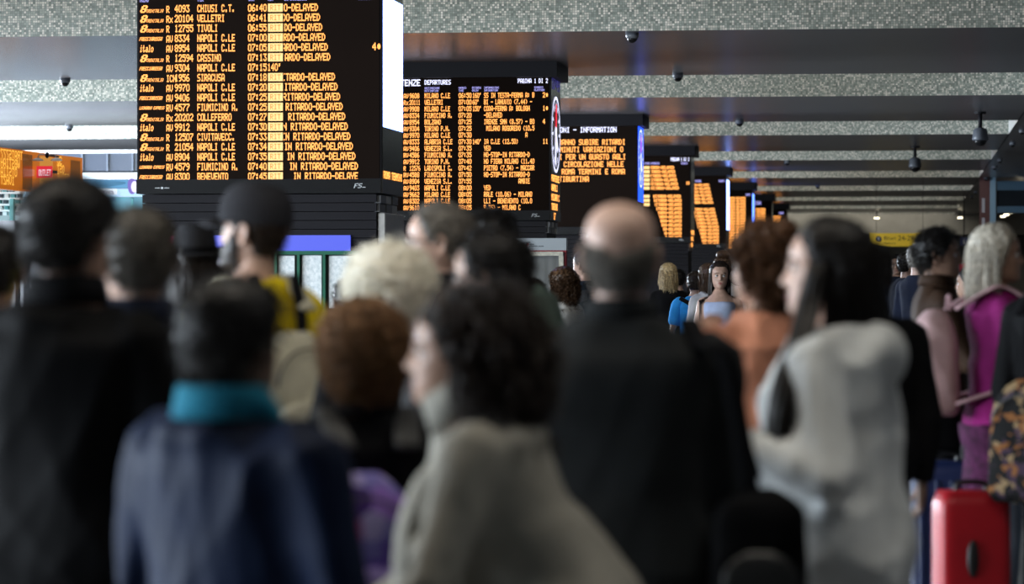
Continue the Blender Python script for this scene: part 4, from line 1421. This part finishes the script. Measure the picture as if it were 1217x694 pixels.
def backpack(p, label, m, m2, w_=.30, d_=.16, h_=.44, ztop=.82, yback=None, strap=True, group='backpacks', mstrap=None, x0=0.0, loop=True):
    H, s = p.H, p.s
    o = place(p, 'backpack', label, 'backpack', group)
    yb = -(.13 * s * p.bulk + .03 + d_ / 2) if yback is None else yback
    z0 = ztop * H - h_
    b = MB(); pack_body(b, (x0, yb, z0), w_, d_, h_)
    v, n, f = remesh(b, .014, 1)
    v = wrinkle(v, n, .005, p.seed + 3, 12)
    MB().add(v, f).build('bag', m, o, True)
    b = MB(); pack_body(b, (x0, yb - d_ * .46, z0 + h_ * .06), w_ * .76, d_ * .42, h_ * .44, top=.25)
    b.build('pocket', m2, o, True)
    t = np.linspace(0, np.pi, 14)
    MB().tube(np.stack([x0 + w_ * .36 * np.cos(t), np.full(14, yb - d_ * .44), z0 + h_ * .60 + h_ * .26 * np.sin(t)], 1), .004, 6).build('zip', mat('zip_dark', (.02, .02, .02), .4), o, True)
    if loop: MB().tube(sub([(x0 - .03, yb + d_ * .3, z0 + h_ * .97), (x0 - .02, yb + d_ * .3, z0 + h_ + .04), (x0 + .02, yb + d_ * .3, z0 + h_ + .04), (x0 + .03, yb + d_ * .3, z0 + h_ * .97)], 4), .007, 8).build('carry_loop', mstrap or m2, o, True)
    if strap:
        for sd in (-1, 1):
            w0 = .095 * s * p.wide
            pts = [p.bend(np.array(q)) for q in ((sd * w0 * .8, yb + d_ * .35, .795 * H), (sd * w0, -.07 * s, .838 * H), (sd * w0, -.01, .848 * H), (sd * w0 * 1.08, .075 * s, .825 * H), (sd * w0 * 1.2, .145 * s * p.bulk, .765 * H), (sd * w0 * 1.55, .14 * s * p.bulk, .68 * H), (sd * w0 * 1.65, .03, .62 * H), (sd * w_ * .42, yb + d_ * .3, z0 + .06))]
            MB().tube(sub(pts, 4), .030, 10, flat=((1, 0, 0), .28)).build('strap', mstrap or m2, o, True)
    return o


# ------------------------------------------------------------------ the crowd
C_BLACK = fabric('black_cloth', (.006, .006, .007), spec=.12); C_BLACKSHINY = fabric('black_nylon', (.0035, .0035, .004), rough=.7, bump=.1, spec=.05)
C_NAVY = fabric('navy_cloth', (.010, .014, .030)); C_NAVYSH = fabric('navy_nylon', (.006, .012, .034), rough=.65, bump=.1, spec=.1)
C_CHAR = fabric('charcoal_cloth', (.023, .025, .026), spec=.12); C_DGREY = fabric('dark_grey_cloth', (.03, .03, .032)); C_DENIM = fabric('denim', (.085, .14, .23))
C_TEAL = fabric('teal_fleece', (.01, .17, .26)); C_YELLOW = fabric('yellow_cloth', (.85, .62, .01)); C_OAT = fabric('oatmeal_wool', (.29, .275, .235), bump=.6, bscale=90)
C_HOOD = fabric('pale_grey_jersey', (.60, .62, .62), bump=.3); C_PEACH = fabric('peach_knit', (.62, .27, .17)); C_BROWN = fabric('brown_leather', (.034, .017, .009), rough=.7, spec=.15)
C_MAGENTA = fabric('magenta_knit', (.18, .007, .10)); C_PLUM = fabric('plum_check', (.055, .009, .04), scale=30, var=.6); C_SAGE = fabric('sage_cloth', (.105, .15, .13)); C_CREAM = fabric('cream_canvas', (.50, .47, .36))
C_WHITE = fabric('white_cotton', (.62, .60, .56)); C_BLUETEE = fabric('bright_blue_cotton', (.03, .30, .75)); C_PALEBLUE = fabric('pale_blue_cotton', (.40, .46, .62)); C_JEANS = fabric('pale_jeans', (.18, .25, .33))
S_BLACK = mat('black_leather', (.012, .012, .012), .4); S_WHITE = mat('white_rubber', (.6, .6, .6), .5)
SHORT = hairline()


def dress(p, trousers=None, shoes=None):
    p.trousers(trousers or C_BLACK)
    p.shoes(shoes or S_BLACK)


def short_hair(p, m, off=.013, n=900, L=.022, mask=None, **k):
    k.setdefault('lift', .3); k.setdefault('rad', .0013); k.setdefault('jit', .5); k.setdefault('grav', .1); k.setdefault('segs', 3); k.setdefault('shoulder', False); k.setdefault('noise', .0025); k.setdefault('clear', False); k.setdefault('flow', lambda ph, t: np.stack([np.sin(ph) * .8, np.cos(ph) * .8 - .25, -1.3 * (1 - np.asarray(t)) - .1], 1))
    return p.hair('hair', m, mask or SHORT, off, n, L, **k)


def hood_lump(y=-.115, z=.825, r=(.135, .085, .085)):
    def f(mb, p):
        mb.ellipsoid(p.bend(np.array([0, y * p.s, z * p.H])), np.array(r) * p.s)
        for sd in (-1, 1):
            mb.tube(sub([p.bend(np.array(q)) for q in ((sd * .05 * p.s, (y - .01) * p.s, (z + .01) * p.H), (sd * .105 * p.s, y * .45 * p.s, (z + .012) * p.H), (sd * .10 * p.s, .03 * p.s, .838 * p.H), (sd * .05 * p.s, .10 * p.s, .80 * p.H))], 4), .032 * p.s, 10)
    return f


# man at the far left, all black
p = Person('p1', 'tall man in a black jacket seen from behind at the left edge', 86, 203, 545, -28, bulk=1.18, wide=1.1, skin='tan')
p.top('jacket', C_BLACKSHINY, .04, .46, folds=.012, freq=7, extra=hood_lump(-.09, .815, (.13, .07, .06)))
p.collar(C_BLACK, .088, .06); p.face(); dress(p)
short_hair(p, H_BLACK, .022, 1600, .020, lift=.25)
# grey-haired man behind him
p = Person('p2', 'man with short greying hair in a dark navy jacket behind the man in black', 160, 238, 505, 24, skin='light', bulk=1.1)
p.top('jacket', C_NAVY, .03, .46, folds=.010); p.collar(C_NAVY, .082, .05); p.face(); dress(p)
short_hair(p, H_SALT, .010, 1300, .018)
# denim jacket with hair under a felt hat
p = Person('p3', 'person in a dark felt hat and long dark hair below the pink light strip', 232, 276, 300, 10, fem=True, skin='light')
p.top('jacket', C_DENIM, .03, .45, folds=.009); p.face(); dress(p, C_NAVY)
p.collar(C_WHITE, .080, .03, z=.85)
p.hair('hair', H_DBROWN, hairline(.8, .3, .1), .014, 900, .24, .0016, grav=.8, lift=.2)
o = place(p, 'felt_hat', 'dark grey felt hat with a pinched crown, below the pink light strip', 'hat')
M_FELT = fabric('grey_felt', (.022, .022, .025))
a = np.linspace(0, 2 * np.pi, 36, endpoint=False)
def hatring(r, z, dip=0.0, ry=1.22):
    return [p.hpt(np.array([r * math.cos(t), -.008 + r * ry * math.sin(t), z + dip * abs(math.cos(t)) ** 3])) for t in a]
MB().rings([hatring(.080, .165), hatring(.122, .160, .022), hatring(.128, .162, .026), hatring(.122, .167, .024), hatring(.088, .172)], cap0=False, cap1=False).build('brim', M_FELT, o, True)
MB().rings([hatring(.088, .168), hatring(.087, .20), hatring(.078, .255), hatring(.062, .285, 0, 1.05), hatring(.04, .29, 0, .9), hatring(.018, .272, 0, 1.6)]).build('crown', M_FELT, o, True)
MB().rings([hatring(.0895, .170), hatring(.0905, .172), hatring(.0895, .195), hatring(.088, .197)], cap0=False, cap1=False).build('hat_band', C_BLACK, o, True)

# man in a cap and yellow top with the cream backpack
p = Person('p4', 'bearded man in a dark cap and yellow top looking left', 297, 214, 400, 36, head=(28, 4, 0), skin='pale', bulk=1.05)
p.top('jersey', C_YELLOW, .022, .46, folds=.008); p.face(); dress(p, C_DGREY)
short_hair(p, H_DBROWN, .006, 500, .012)
p.hair('beard', H_DBROWN, lambda ph, t: np.minimum(np.minimum(np.interp(np.abs(ph), [0, .5, .9, 1.4], [.30, .29, .34, .52]) - np.asarray(t), 1.45 - np.abs(ph)), np.hypot(np.asarray(ph) / .5, (np.asarray(t) - .2) / .07) - 1), .008, 700, .016, .0012, lift=.6, segs=3, shoulder=False, flow=(0, .2, -1))
o = place(p, 'baseball_cap', 'dark baseball cap on the man in yellow', 'hat')
capr = lambda q, z, f_=1.0: [p.hpt(np.array([.087 * q * math.cos(t), -.006 + .112 * q * math.sin(t), z])) for t in a]
M_CAP = fabric('cap_cotton', (.018, .018, .022))
MB().rings([capr(1.0, .138), capr(1.03, .16), capr(1.0, .195), capr(.86, .228), capr(.62, .248), capr(.3, .258), capr(.06, .260)], cap0=False).build('crown', M_CAP, o, True)
t_ = np.linspace(-1, 1, 15)
vis = []
for q, dz in ((0, .0), (1, .0), (1, .006), (0, .006)):
    vis.append([p.hpt(np.array([.082 * e, .075 + .035 * (1 - e * e) + q * .07 * (1 - .75 * e * e), .143 + dz - q * .016 - .012 * e * e])) for e in t_])
b = MB(); b.rings([list(r) for r in np.array(vis).transpose(1, 0, 2)]); b.build('visor', M_CAP, o, True)
backpack(p, 'cream canvas backpack on the man in the yellow top', C_CREAM, fabric('cream_pocket', (.40, .38, .30)), .29, .16, .42, ztop=.765, mstrap=C_CREAM, loop=False)
b = MB()
for sd in (-1, 1):
    b.tube(sub([(sd * .055, -.20, 1.30), (sd * .06, -.185, 1.42), (sd * .07, -.13, 1.53)], 4), .02, 8, flat=((1, 0, 0), .3))
b.build('chest_band', C_BLACK, p.root, True)

# navy jacket, teal collar, in front
p = Person('p5', 'dark-haired person in a navy jacket with a teal collar, close to the viewer', 284, 332, 635, -44, bulk=1.2, wide=1.22, skin='dark', arms={-1: ((.35, .1, -1), (.1, .5, -1)), 1: ((.3, .1, -1), (.1, .6, -1))})
p.top('jacket', C_NAVYSH, .045, .44, folds=.014, freq=7, extra=hood_lump(-.12, .815, (.15, .07, .07)))
p.collar(C_TEAL, .112, .06, z=.838, ry=.115, tilt=1.3); p.face(); dress(p, C_NAVY)
short_hair(p, H_BLACK, .022, 1600, .022, lift=.25, mask=hairline(.8, .42, .10))

# white fluffy hair
p = Person('p6', 'white-haired woman in the middle of the crowd below the blue light strip', 463, 300, 440, 8, fem=True, skin='pale')
p.top('coat', C_BLACK, .03, .42); p.collar(C_BLACK, .08, .04); p.face(); dress(p)
p.hair('hair', H_WHITE, hairline(.78, .3, .06), lambda ph, t: .040 + .012 * np.sin(np.asarray(ph) * 2), 2200, .055, .0022, grav=.15, lift=.9, curl=1.0, cfreq=110, segs=5, shoulder=False, noise=.012, jit=.7)

# curly brown hair, black jacket, purple backpack
p = Person('p7', 'short person with curly light brown hair in a black jacket', 431, 366, 520, 12, fem=True, skin='light', bulk=1.15, wide=1.12)
p.top('jacket', C_BLACK, .032, .45, folds=.010); p.collar(C_BLACK, .085, .05); p.face(); dress(p)
p.hair('hair', hmat('light_brown', (.19, .095, .040), .5), hairline(.80, .34, .10), .030, 2600, .05, .0018, grav=.1, lift=.8, curl=1.6, cfreq=190, segs=7, shoulder=False, noise=.010, jit=.7)
backpack(p, 'purple patterned backpack in front of the curly-haired person', pattern('purple_print', [(.10, .05, .30), (.30, .26, .48), (.05, .02, .14), (.22, .12, .42), (.30, .06, .22), (.16, .14, .38)], 16), fabric('purple_pocket', (.16, .12, .30)), .30, .18, .42, ztop=.765, mstrap=fabric('grey_strap', (.05, .05, .05)), x0=-.05, loop=False)

# woman in the oatmeal coat, leaning, profile to the left
p = Person('p8', 'dark-haired woman in an oatmeal wool coat leaning forward, profile to the left', 537, 356, 595, 84, lean=24, fem=True, skin='tan', bulk=1.25, wide=1.15, head=(4, 0, 0), arms={-1: ((.42, .25, -1), (.0, .75, -.75)), 1: ((.2, .35, -1), (0, .9, -.5))})
def coat_extra(mb, p):
    # the open front of the coat hangs straight down from the shoulders
    for sd in (-1, 1):
        c0 = p.bend(np.array([sd * .10, .09, .80 * p.H]))
        mb.tube(sub([c0, c0 + [sd * .01, .03, -.10], c0 + [sd * .02, .035, -.30], c0 + [sd * .02, .02, -.55], c0 + [sd * .03, .0, -.75]], 4), np.linspace(.06, .12, 17), 12, flat=((1, 0, 0), .6))
    hb_ = np.array([0, -.10, .52 * p.H])
    mb.ellipsoid(hb_ + [0, .07, 0], (.22, .16, .2))
    mb.tube(sub([(0, -.05, .55 * p.H), (0, -.06, .40 * p.H), (0, -.05, .26 * p.H)], 4), np.linspace(.19, .22, 9), 20, flat=((1, 0, 0), .85))
p.top('coat', C_OAT, .035, .44, folds=.011, freq=8, extra=coat_extra, drape=.03, soff=.032)
p.collar(C_OAT, .088, .07, tilt=.1); p.face(); dress(p)
p.hair('hair', H_DBROWN, hairline(.80, .36, .10), .024, 2600, lambda ph, t: .24 + .06 * np.cos(ph), .0019, grav=.30, lift=.25, curl=.75, cfreq=45, segs=12, flow=(0, -1.0, -.45), jit=.35, noise=.008)

# man with glasses
p = Person('p9', 'grey-haired man with dark glasses looking left below the second board', 516, 231, 385, 40, head=(48, 0, 0), skin='pale')
p.top('jacket', C_BLACK, .025, .46); p.collar(C_BLACK, .08, .05); p.face((.2, .18, .16)); dress(p)
p.glasses(S_BLACK)
short_hair(p, H_GREY, .010, 1200, .016, mask=hairline(.84, .48, .2))
# dark-haired man in front of him
p = Person('p10', 'dark-haired man in a dark grey jacket looking left, in front of the poster case', 576, 268, 462, 30, head=(40, 0, 0), skin='light')
p.top('jacket', C_DGREY, .03, .46); p.collar(C_DGREY, .085, .05); p.face(); dress(p)
short_hair(p, H_BLACK, .016, 1200, .022, mask=hairline(.84, .46, .14))
# sage jacket behind
p = Person('p10b', 'person in a sage green jacket behind the dark-haired man', 583, 240, 318, 4, skin='light', wide=1.08)
p.top('jacket', C_SAGE, .03, .46); p.collar(C_SAGE, .085, .05); p.face(); dress(p)
short_hair(p, H_BLACK, .014, 900, .024)

# bald man, back to the viewer
p = Person('p11', 'balding man in a charcoal shirt with his back to the viewer', 737, 226, 545, -3, skin='pale', bulk=1.14, wide=1.15, arms={1: ((.08, .08, -1), (.0, .30, -1)), -1: ((.22, .05, -1), (.05, .35, -1))})
p.top('shirt', C_CHAR, .022, .45, folds=.008, freq=7); p.collar(C_CHAR, .078, .045, tilt=.15); p.face(); dress(p)
bald = lambda ph, t: np.minimum(np.minimum(np.asarray(t) - np.interp(np.abs(ph), [0, 1.2, 1.45, 1.75, 2.1, np.pi], [2, 2, .45, .38, .20, .16]), .50 + .13 * np.abs(np.sin(np.asarray(ph))) + .015 * np.sin(np.asarray(ph) * 9) + .01 * np.sin(np.asarray(ph) * 23) - np.asarray(t)), np.abs(ph) - 1.15)
p.hair('hair', H_GREY, bald, .005, 1500, .013, .0011, grav=.1, lift=.35, segs=3, shoulder=False, noise=.002)
# his black shoulder bag
o = place(p, 'shoulder_bag', 'black shoulder bag hanging at the side of the balding man', 'bag')
b = MB(); pack_body(b, (.30, -.10, .72), .24, .14, .36, top=.2, e=.5)
v, n, f = remesh(b, .014, 2); MB().add(wrinkle(v, n, .007, 3, 10), f).build('bag', C_BLACKSHINY, o, True)
b = MB(); pack_body(b, (.30, -.175, .75), .17, .03, .19, top=.3, e=.5); b.build('pocket', S_BLACK, o, True)
H_ = p.H
MB().tube(sub([(.28, -.10, 1.06), (.255, -.11, 1.22), (.225, -.115, 1.36), (.175, -.085, .815 * H_), (.150, -.01, .843 * H_), (.160, .075, .815 * H_), (.235, .125, 1.25), (.29, .06, 1.08)], 5), .022, 10, flat=((1, 0, 0), .28)).build('strap', C_BLACK, o, True)

# woman in peach
p = Person('p12', 'auburn-haired woman in a peach jumper, arm stretched to the left', 904, 262, 395, 38, fem=True, skin='light', bulk=1.18, wide=1.18, head=(14, 0, 0), arms={-1: ((.3, .5, -.6), (-.62, -.1, .8)), 1: ((.2, .1, -1), (.05, .55, -.8))})
p.top('jumper', C_PEACH, .025, .47, folds=.010); p.face(); dress(p, fabric('green_print', (.12, .16, .12), var=.6, scale=25))
p.hair('hair', H_AUBURN, hairline(.80, .36, .10), .024, 2000, .10, .0018, grav=.35, lift=.4, curl=1.1, cfreq=80, segs=8, shoulder=True, noise=.01, jit=.5)
b = MB(); b.ellipsoid(p.hpt([0, -.07, .225]), (.055, .055, .045)); v, n, f = remesh(b, .009, 0); MB().add(wrinkle(v, n, .006, 8, 60), f).build('hair_bun', H_AUBURN, p.root, True)

# woman in the hoodie
p = Person('p13', 'woman with long dark hair in a pale grey hooded sweatshirt, profile to the left', 978, 250, 505, 68, lean=5, fem=True, skin='pale', bulk=1.2, wide=1.12, head=(16, 0, 0), arms={-1: ((.34, -.32, -.9), (-.12, 1.0, .38)), 1: ((.1, .2, -1), (-.3, 1.0, .15))})
p.top('hoodie', C_HOOD, .042, .455, folds=.016, freq=9, drape=.0, extra=hood_lump(-.135, .80, (.125, .075, .09)), soff=.042)
p.face(); dress(p, C_BLACK, S_WHITE)
p.hair('hair', H_BLACK, hairline(.82, .34, .10), .014, 2600, lambda ph, t: .25 + .03 * np.cos(ph), .0016, grav=.85, lift=.15, segs=10, flow=(0, -.5, -1), jit=.18, noise=.002, shoulder=False)
b = MB()
g_ = np.random.default_rng(5)
for i in range(26):
    e = g_.normal(size=3) * .012
    q0 = p.hpt([-.082, .02, .12])
    b.tube(sub([q0 + e * .7, q0 + e + [-.02, .01, -.09], q0 + e + [-.09, .012, -.18], q0 + e * 1.2 + [-.155, .022, -.27], q0 + e * 1.3 + [-.18, .03, -.36], q0 + e * 1.5 + [-.18, .03, -.45]], 4), np.interp(np.linspace(0, 1, 21), [0, .2, .8, 1], [.006, .009, .007, .001]), 6)
b.build('hair_lock', H_BLACK, p.root, True)
o = place(p, 'mobile_phone', 'phone in the hands of the woman in the pale grey hoodie', 'phone')
sh, el, wr, u, f_ = p.arm_pts(-1)
c = wr + f_ * .10 + [.03, 0, .03]
MB().box((-.036, -.075, -.004), (.036, .075, .004), bev=.003).build('phone', S_BLACK, o).location = c
MB().box((-.033, -.071, .0041), (.033, .071, .0047)).build('phone_screen', M_BLACKGLOSS, o).location = c

# behind the hoodie
p = Person('p14', 'dark-haired man in black just behind the hooded woman', 1028, 283, 330, 15, skin='tan', bulk=1.05, wide=1.0)
p.top('jacket', C_BLACK, .03, .46); p.collar(C_BLACK, .08, .05); p.face(); dress(p, C_NAVY)
short_hair(p, H_BLACK, .012, 900, .02)
p = Person('p15', 'man in a brown leather jacket, profile to the right, hand raised to his chin', 1119, 266, 250, -88, skin='tan', head=(-10, 0, 0), arms={1: ((.15, .45, -1), (-.5, .55, 1.0)), -1: ((.1, .3, -1), (.0, .6, .5))})
p.top('jacket', C_BROWN, .03, .46, folds=.010); p.collar(C_BROWN, .085, .05); p.face(); dress(p)
short_hair(p, H_BLACK, .016, 1200, .03)
p = Person('p16', 'woman with an ash blond bob in a magenta jumper looking right', 1189, 261, 285, -84, fem=True, skin='tan', head=(-12, 0, 0), bulk=1.05, arms={1: ((.2, .2, -1), (.0, 1.0, .1)), -1: ((.2, .15, -1), (.0, .9, -.1))})
p.top('jumper', C_MAGENTA, .026, .47, folds=.009); p.face(); dress(p, C_JEANS, S_WHITE)
b = MB(); p.torso(b, .03, .36, .53, flare=.03); v, n, f = remesh(b, .02, 2); MB().add(wrinkle(v, n, .008, 4, 9), f).build('shirt_tail', C_PLUM, p.root, True)
p.hair('hair', H_ASH, hairline(.80, .34, .10), .018, 2000, .20, .0018, grav=.9, lift=.2, segs=9, flow=(0, -.3, -1), jit=.15, shoulder=False)
backpack(p, 'dusty pink backpack on the woman in the magenta jumper', fabric('dusty_pink_nylon', (.44, .29, .29), rough=.7), fabric('pink_pocket', (.36, .22, .23)), .28, .21, .46, ztop=.80)
p = Person('p17', 'person in a black jacket cut off by the right edge', 1262, 262, 300, -40, skin='tan', bulk=1.1)
p.top('jacket', C_BLACKSHINY, .03, .46); p.face(); dress(p)
short_hair(p, H_BLACK)
PRINT = pattern('floral_print', [(.008, .008, .008), (.22, .09, .03), (.008, .008, .008), (.25, .17, .09), (.05, .03, .05), (.01, .01, .01), (.01, .01, .01)], 34)
backpack(p, 'black backpack with orange and cream printed panels at the right edge', PRINT, PRINT, .36, .18, .50, ztop=.655, x0=.02, mstrap=C_BLACK)

# ---- people further off
def far(key, label, px, ytop, ppm, face, topm, hairm, hair='short', skin='light', fem=False, name='jacket', sleeve=1.0, off=.022, neck=.850, **k):
    p = Person(key, label, px, ytop, ppm, face, near=False, skin=skin, fem=fem, **k)
    p.top(name, topm, off, .46, sleeve=sleeve, neck=neck, folds=.006)
    p.face(); dress(p, (C_NAVY, C_DGREY, C_BLACK)[p.seed % 3])
    if hair == 'short': short_hair(p, hairm, .012, 450, .02)
    elif hair == 'long': p.hair('hair', hairm, hairline(.82, .36, .1), .014, 800, .36, .002, grav=.85, lift=.15, segs=9, flow=(0, -.45, -1), jit=.15)
    elif hair == 'mid': p.hair('hair', hairm, hairline(.82, .34, .1), .018, 800, .16, .002, grav=.9, lift=.2, segs=7, flow=(0, -.3, -1), jit=.2, shoulder=False)
    elif hair == 'curly': p.hair('hair', hairm, hairline(.8, .3, .08), .03, 900, .20, .002, grav=.5, lift=.4, curl=1.2, cfreq=90, segs=9, jit=.4)
    return p


p = far('p19', 'woman with long dark hair in a pale blue top facing the viewer', 855.5, 309, 138, 176, C_PALEBLUE, H_DBROWN, 'long', 'light', True, 'top', sleeve=0.0, neck=.795, off=.012, head=(4, 0, 0))
p = far('p19b', 'person with a brown topknot behind the facing woman', 858, 302, 120, 10, C_WHITE, H_BROWN, 'short', 'light', True, 'shirt')
b = MB(); b.ellipsoid(p.hpt([0, -.03, .25]), (.07, .07, .05)); b.build('topknot', H_BROWN, p.root, True)
p = far('p19c', 'brown-haired woman in a white top left of the facing woman', 841, 312, 125, 30, C_WHITE, H_BROWN, 'mid', 'light', True, 'shirt')
p = far('p20', 'man in a bright blue t-shirt with a dark strap across his back', 826.5, 321.5, 118, -10, C_BLUETEE, H_DBROWN, 'short', 'light', name='t_shirt', sleeve=.0, wide=1.1)
for sd in (-1, 1):
    q = MB(); sh, el, wr, u, f_ = p.arm_pts(sd)
    q.tube(sub([sh - [sd * .04, 0, 0], sh, sh * .5 + el * .5, el * .75 + sh * .25], 3), [.07, .075, .075, .074, .073, .072, .07, .068, .068, .068], 14)
    v, n, f = remesh(q, .02, 2); MB().add(v, f).build('sleeve', C_BLUETEE, p.root, True)
MB().tube(sub([(-.14, -.13, 1.32), (-.02, -.16, 1.25), (.12, -.155, 1.1), (.19, -.1, .95)], 4), .022, 8, flat=((1, 0, 0), .3)).build('strap', C_BLACK, p.root, True)
far('p21', 'woman with straight blond hair in black, left of the man in blue', 794, 311.5, 112, 6, C_BLACK, H_BLOND, 'mid', 'light', True)
far('p21b', 'dark-clothed person between the blond woman and the man in blue', 806, 319, 100, 4, C_DGREY, H_BLACK)
p = far('p22', 'dark-haired man in a patterned dark jacket between the poster case and the balding man', 692, 295, 135, 50, pattern('camo_print', [(.02, .025, .03), (.06, .07, .075), (.03, .04, .05), (.10, .10, .11)], 14), H_BLACK, 'short', 'light', wide=1.1)
p = far('p23', 'woman with curly brown hair and a white top at the poster case edge', 668, 318, 150, 40, C_WHITE, H_BROWN, 'curly', 'tan', True, 'top')
far('p18', 'dark-haired man facing the viewer under the yellow sign', 1066.5, 300, 98, 172, C_NAVY, H_BLACK, 'short', 'tan', head=(-6, 0, 0))
far('p18b', 'dark-haired man leaning in right of the facing man, under the yellow sign', 1080, 297, 118, -60, C_NAVY, H_BLACK, 'short', 'light', lean=8)
far('p18c', 'grey-haired man behind the man in brown', 1093, 287, 135, -50, C_NAVY, H_GREY, 'short', 'pale')
far('p24', 'dark-haired person between the man in brown and the blonde woman', 1150, 316, 165, 70, C_DGREY, H_BLACK, 'short', 'tan')
far('p25', 'dark figure at the far left edge behind the man in black', -6, 262, 420, 0, C_BLACK, H_BLACK, 'short', 'tan', wide=1.1)
far('p26', 'person in dark clothes behind the shoulder of the man in grey', 632, 330, 190, 8, C_BLACK, H_DBROWN, 'short', 'light')
far('p27', 'dark-haired person below the steel side panel of the nearest board', 452, 291, 200, 4, C_DGREY, H_DBROWN, 'short', 'tan')
far('p28', 'dark-haired person whose raised arm crosses the timetable stand', 415, 330, 230, 5, C_BLACK, H_BLACK, 'short', 'tan', fem=True, arms={-1: ((.8, .5, .15), (.5, .6, .3)), 1: ((.2, .1, -1), (.1, .3, -1))})
far('p29', 'dark-haired person left of the bearded man, under the blue light strip', 262, 292, 260, 30, C_BLACK, H_DBROWN, 'mid', 'light', fem=True)

# ------------------------------------------------------------------ luggage
def suitcase(label, px, ybase, ppm, rz, w_, d_, h_, m, ztop=None, grip=True, slot=False):
    q = P(px, ybase, FPX / ppm)
    o = empty('suitcase', (q.x, q.y, 0), rz)
    tag(o, label, 'suitcase', 'suitcases on the floor')
    b = MB()
    rings = []
    n = 40
    a_ = np.linspace(0, 2 * np.pi, n, endpoint=False)
    for t in np.linspace(0, 1, 14):
        k = 1.0
        if t < .08: k = .88 + .12 * math.sin(t / .08 * math.pi / 2)
        if t > .90: k = .86 + .14 * math.cos((t - .90) / .10 * math.pi / 2)
        rings.append(np.stack([w_ / 2 * k * np.sign(np.cos(a_)) * np.abs(np.cos(a_)) ** .3, d_ / 2 * k * np.sign(np.sin(a_)) * np.abs(np.sin(a_)) ** .3, np.full(n, .05 + t * (h_ - .05))], 1))
    b.rings(rings).build('shell', m, o, True)
    for i in range(0 if slot else 4):
        x = -w_ * .33 + i * w_ * .22
        MB().box((x - .012, -d_ / 2 - .006, .14), (x + .012, -d_ / 2 + .01, h_ - .08), bev=.004).build('rib', m, o)
    for sx in (-1, 1):
        for sy in (-1, 1):
            MB().tube([(sx * w_ * .36 - .014, sy * d_ * .34, .026), (sx * w_ * .36 + .014, sy * d_ * .34, .026)], .026, 14).build('wheel', S_BLACK, o, True)
            MB().box((sx * w_ * .36 - .02, sy * d_ * .34 - .02, .04), (sx * w_ * .36 + .02, sy * d_ * .34 + .02, .07)).build('wheel_fork', S_BLACK, o)
    MB().tube(sub([(-.06, 0, h_ - .005), (-.05, 0, h_ + .03), (.05, 0, h_ + .03), (.06, 0, h_ - .005)], 4), .011, 8).build('top_handle', S_BLACK, o, True)
    if grip:
        for sx in (-1, 1): MB().tube([(sx * .085, d_ * .3, h_ - .03), (sx * .085, d_ * .3, h_ + .22)], .008, 8).build('pull_rod', M_STEEL, o, True)
        MB().box((-.10, d_ * .3 - .015, h_ + .20), (.10, d_ * .3 + .015, h_ + .235), bev=.008).build('pull_grip', S_BLACK, o)
    if slot:
        MB().ellipsoid((-.02, -d_ / 2 - .004, h_ * .62), (.024, .014, .075)).build('side_grip', S_BLACK, o, True)
    return o


suitcase('bright red hard suitcase at the lower right corner', 1154, 700, 302, YAW + .12, .285, .20, .685, mat('red_shell', (.42, .006, .014), .42, var=.12, scale=6), grip=False, slot=True)
nv = suitcase('dark blue suitcase behind the red one, carrying a black bag', 1122, 700, 264, YAW - .1, .30, .22, .70, mat('navy_shell', (.006, .016, .075), .5), grip=False)
o = empty('travel_bag', (nv.location.x, nv.location.y, .735), YAW)
tag(o, 'black travel bag resting on the dark blue suitcase', 'bag')
b = MB(); pack_body(b, (-.02, 0, .0), .21, .16, .30, top=.2, e=.5, taper=.95); v, n, f = remesh(b, .016, 1)
MB().add(wrinkle(v, n, .008, 21, 9), f).build('bag', C_BLACKSHINY, o, True)
MB().tube(sub([(-.08, -.03, .28), (-.06, -.03, .36), (.03, -.03, .36), (.05, -.03, .28)], 4), .010, 8).build('handle', S_BLACK, o, True)
MB().box((-.08, -.09, .17), (-.062, -.078, .20)).build('tag', C_WHITE, o)
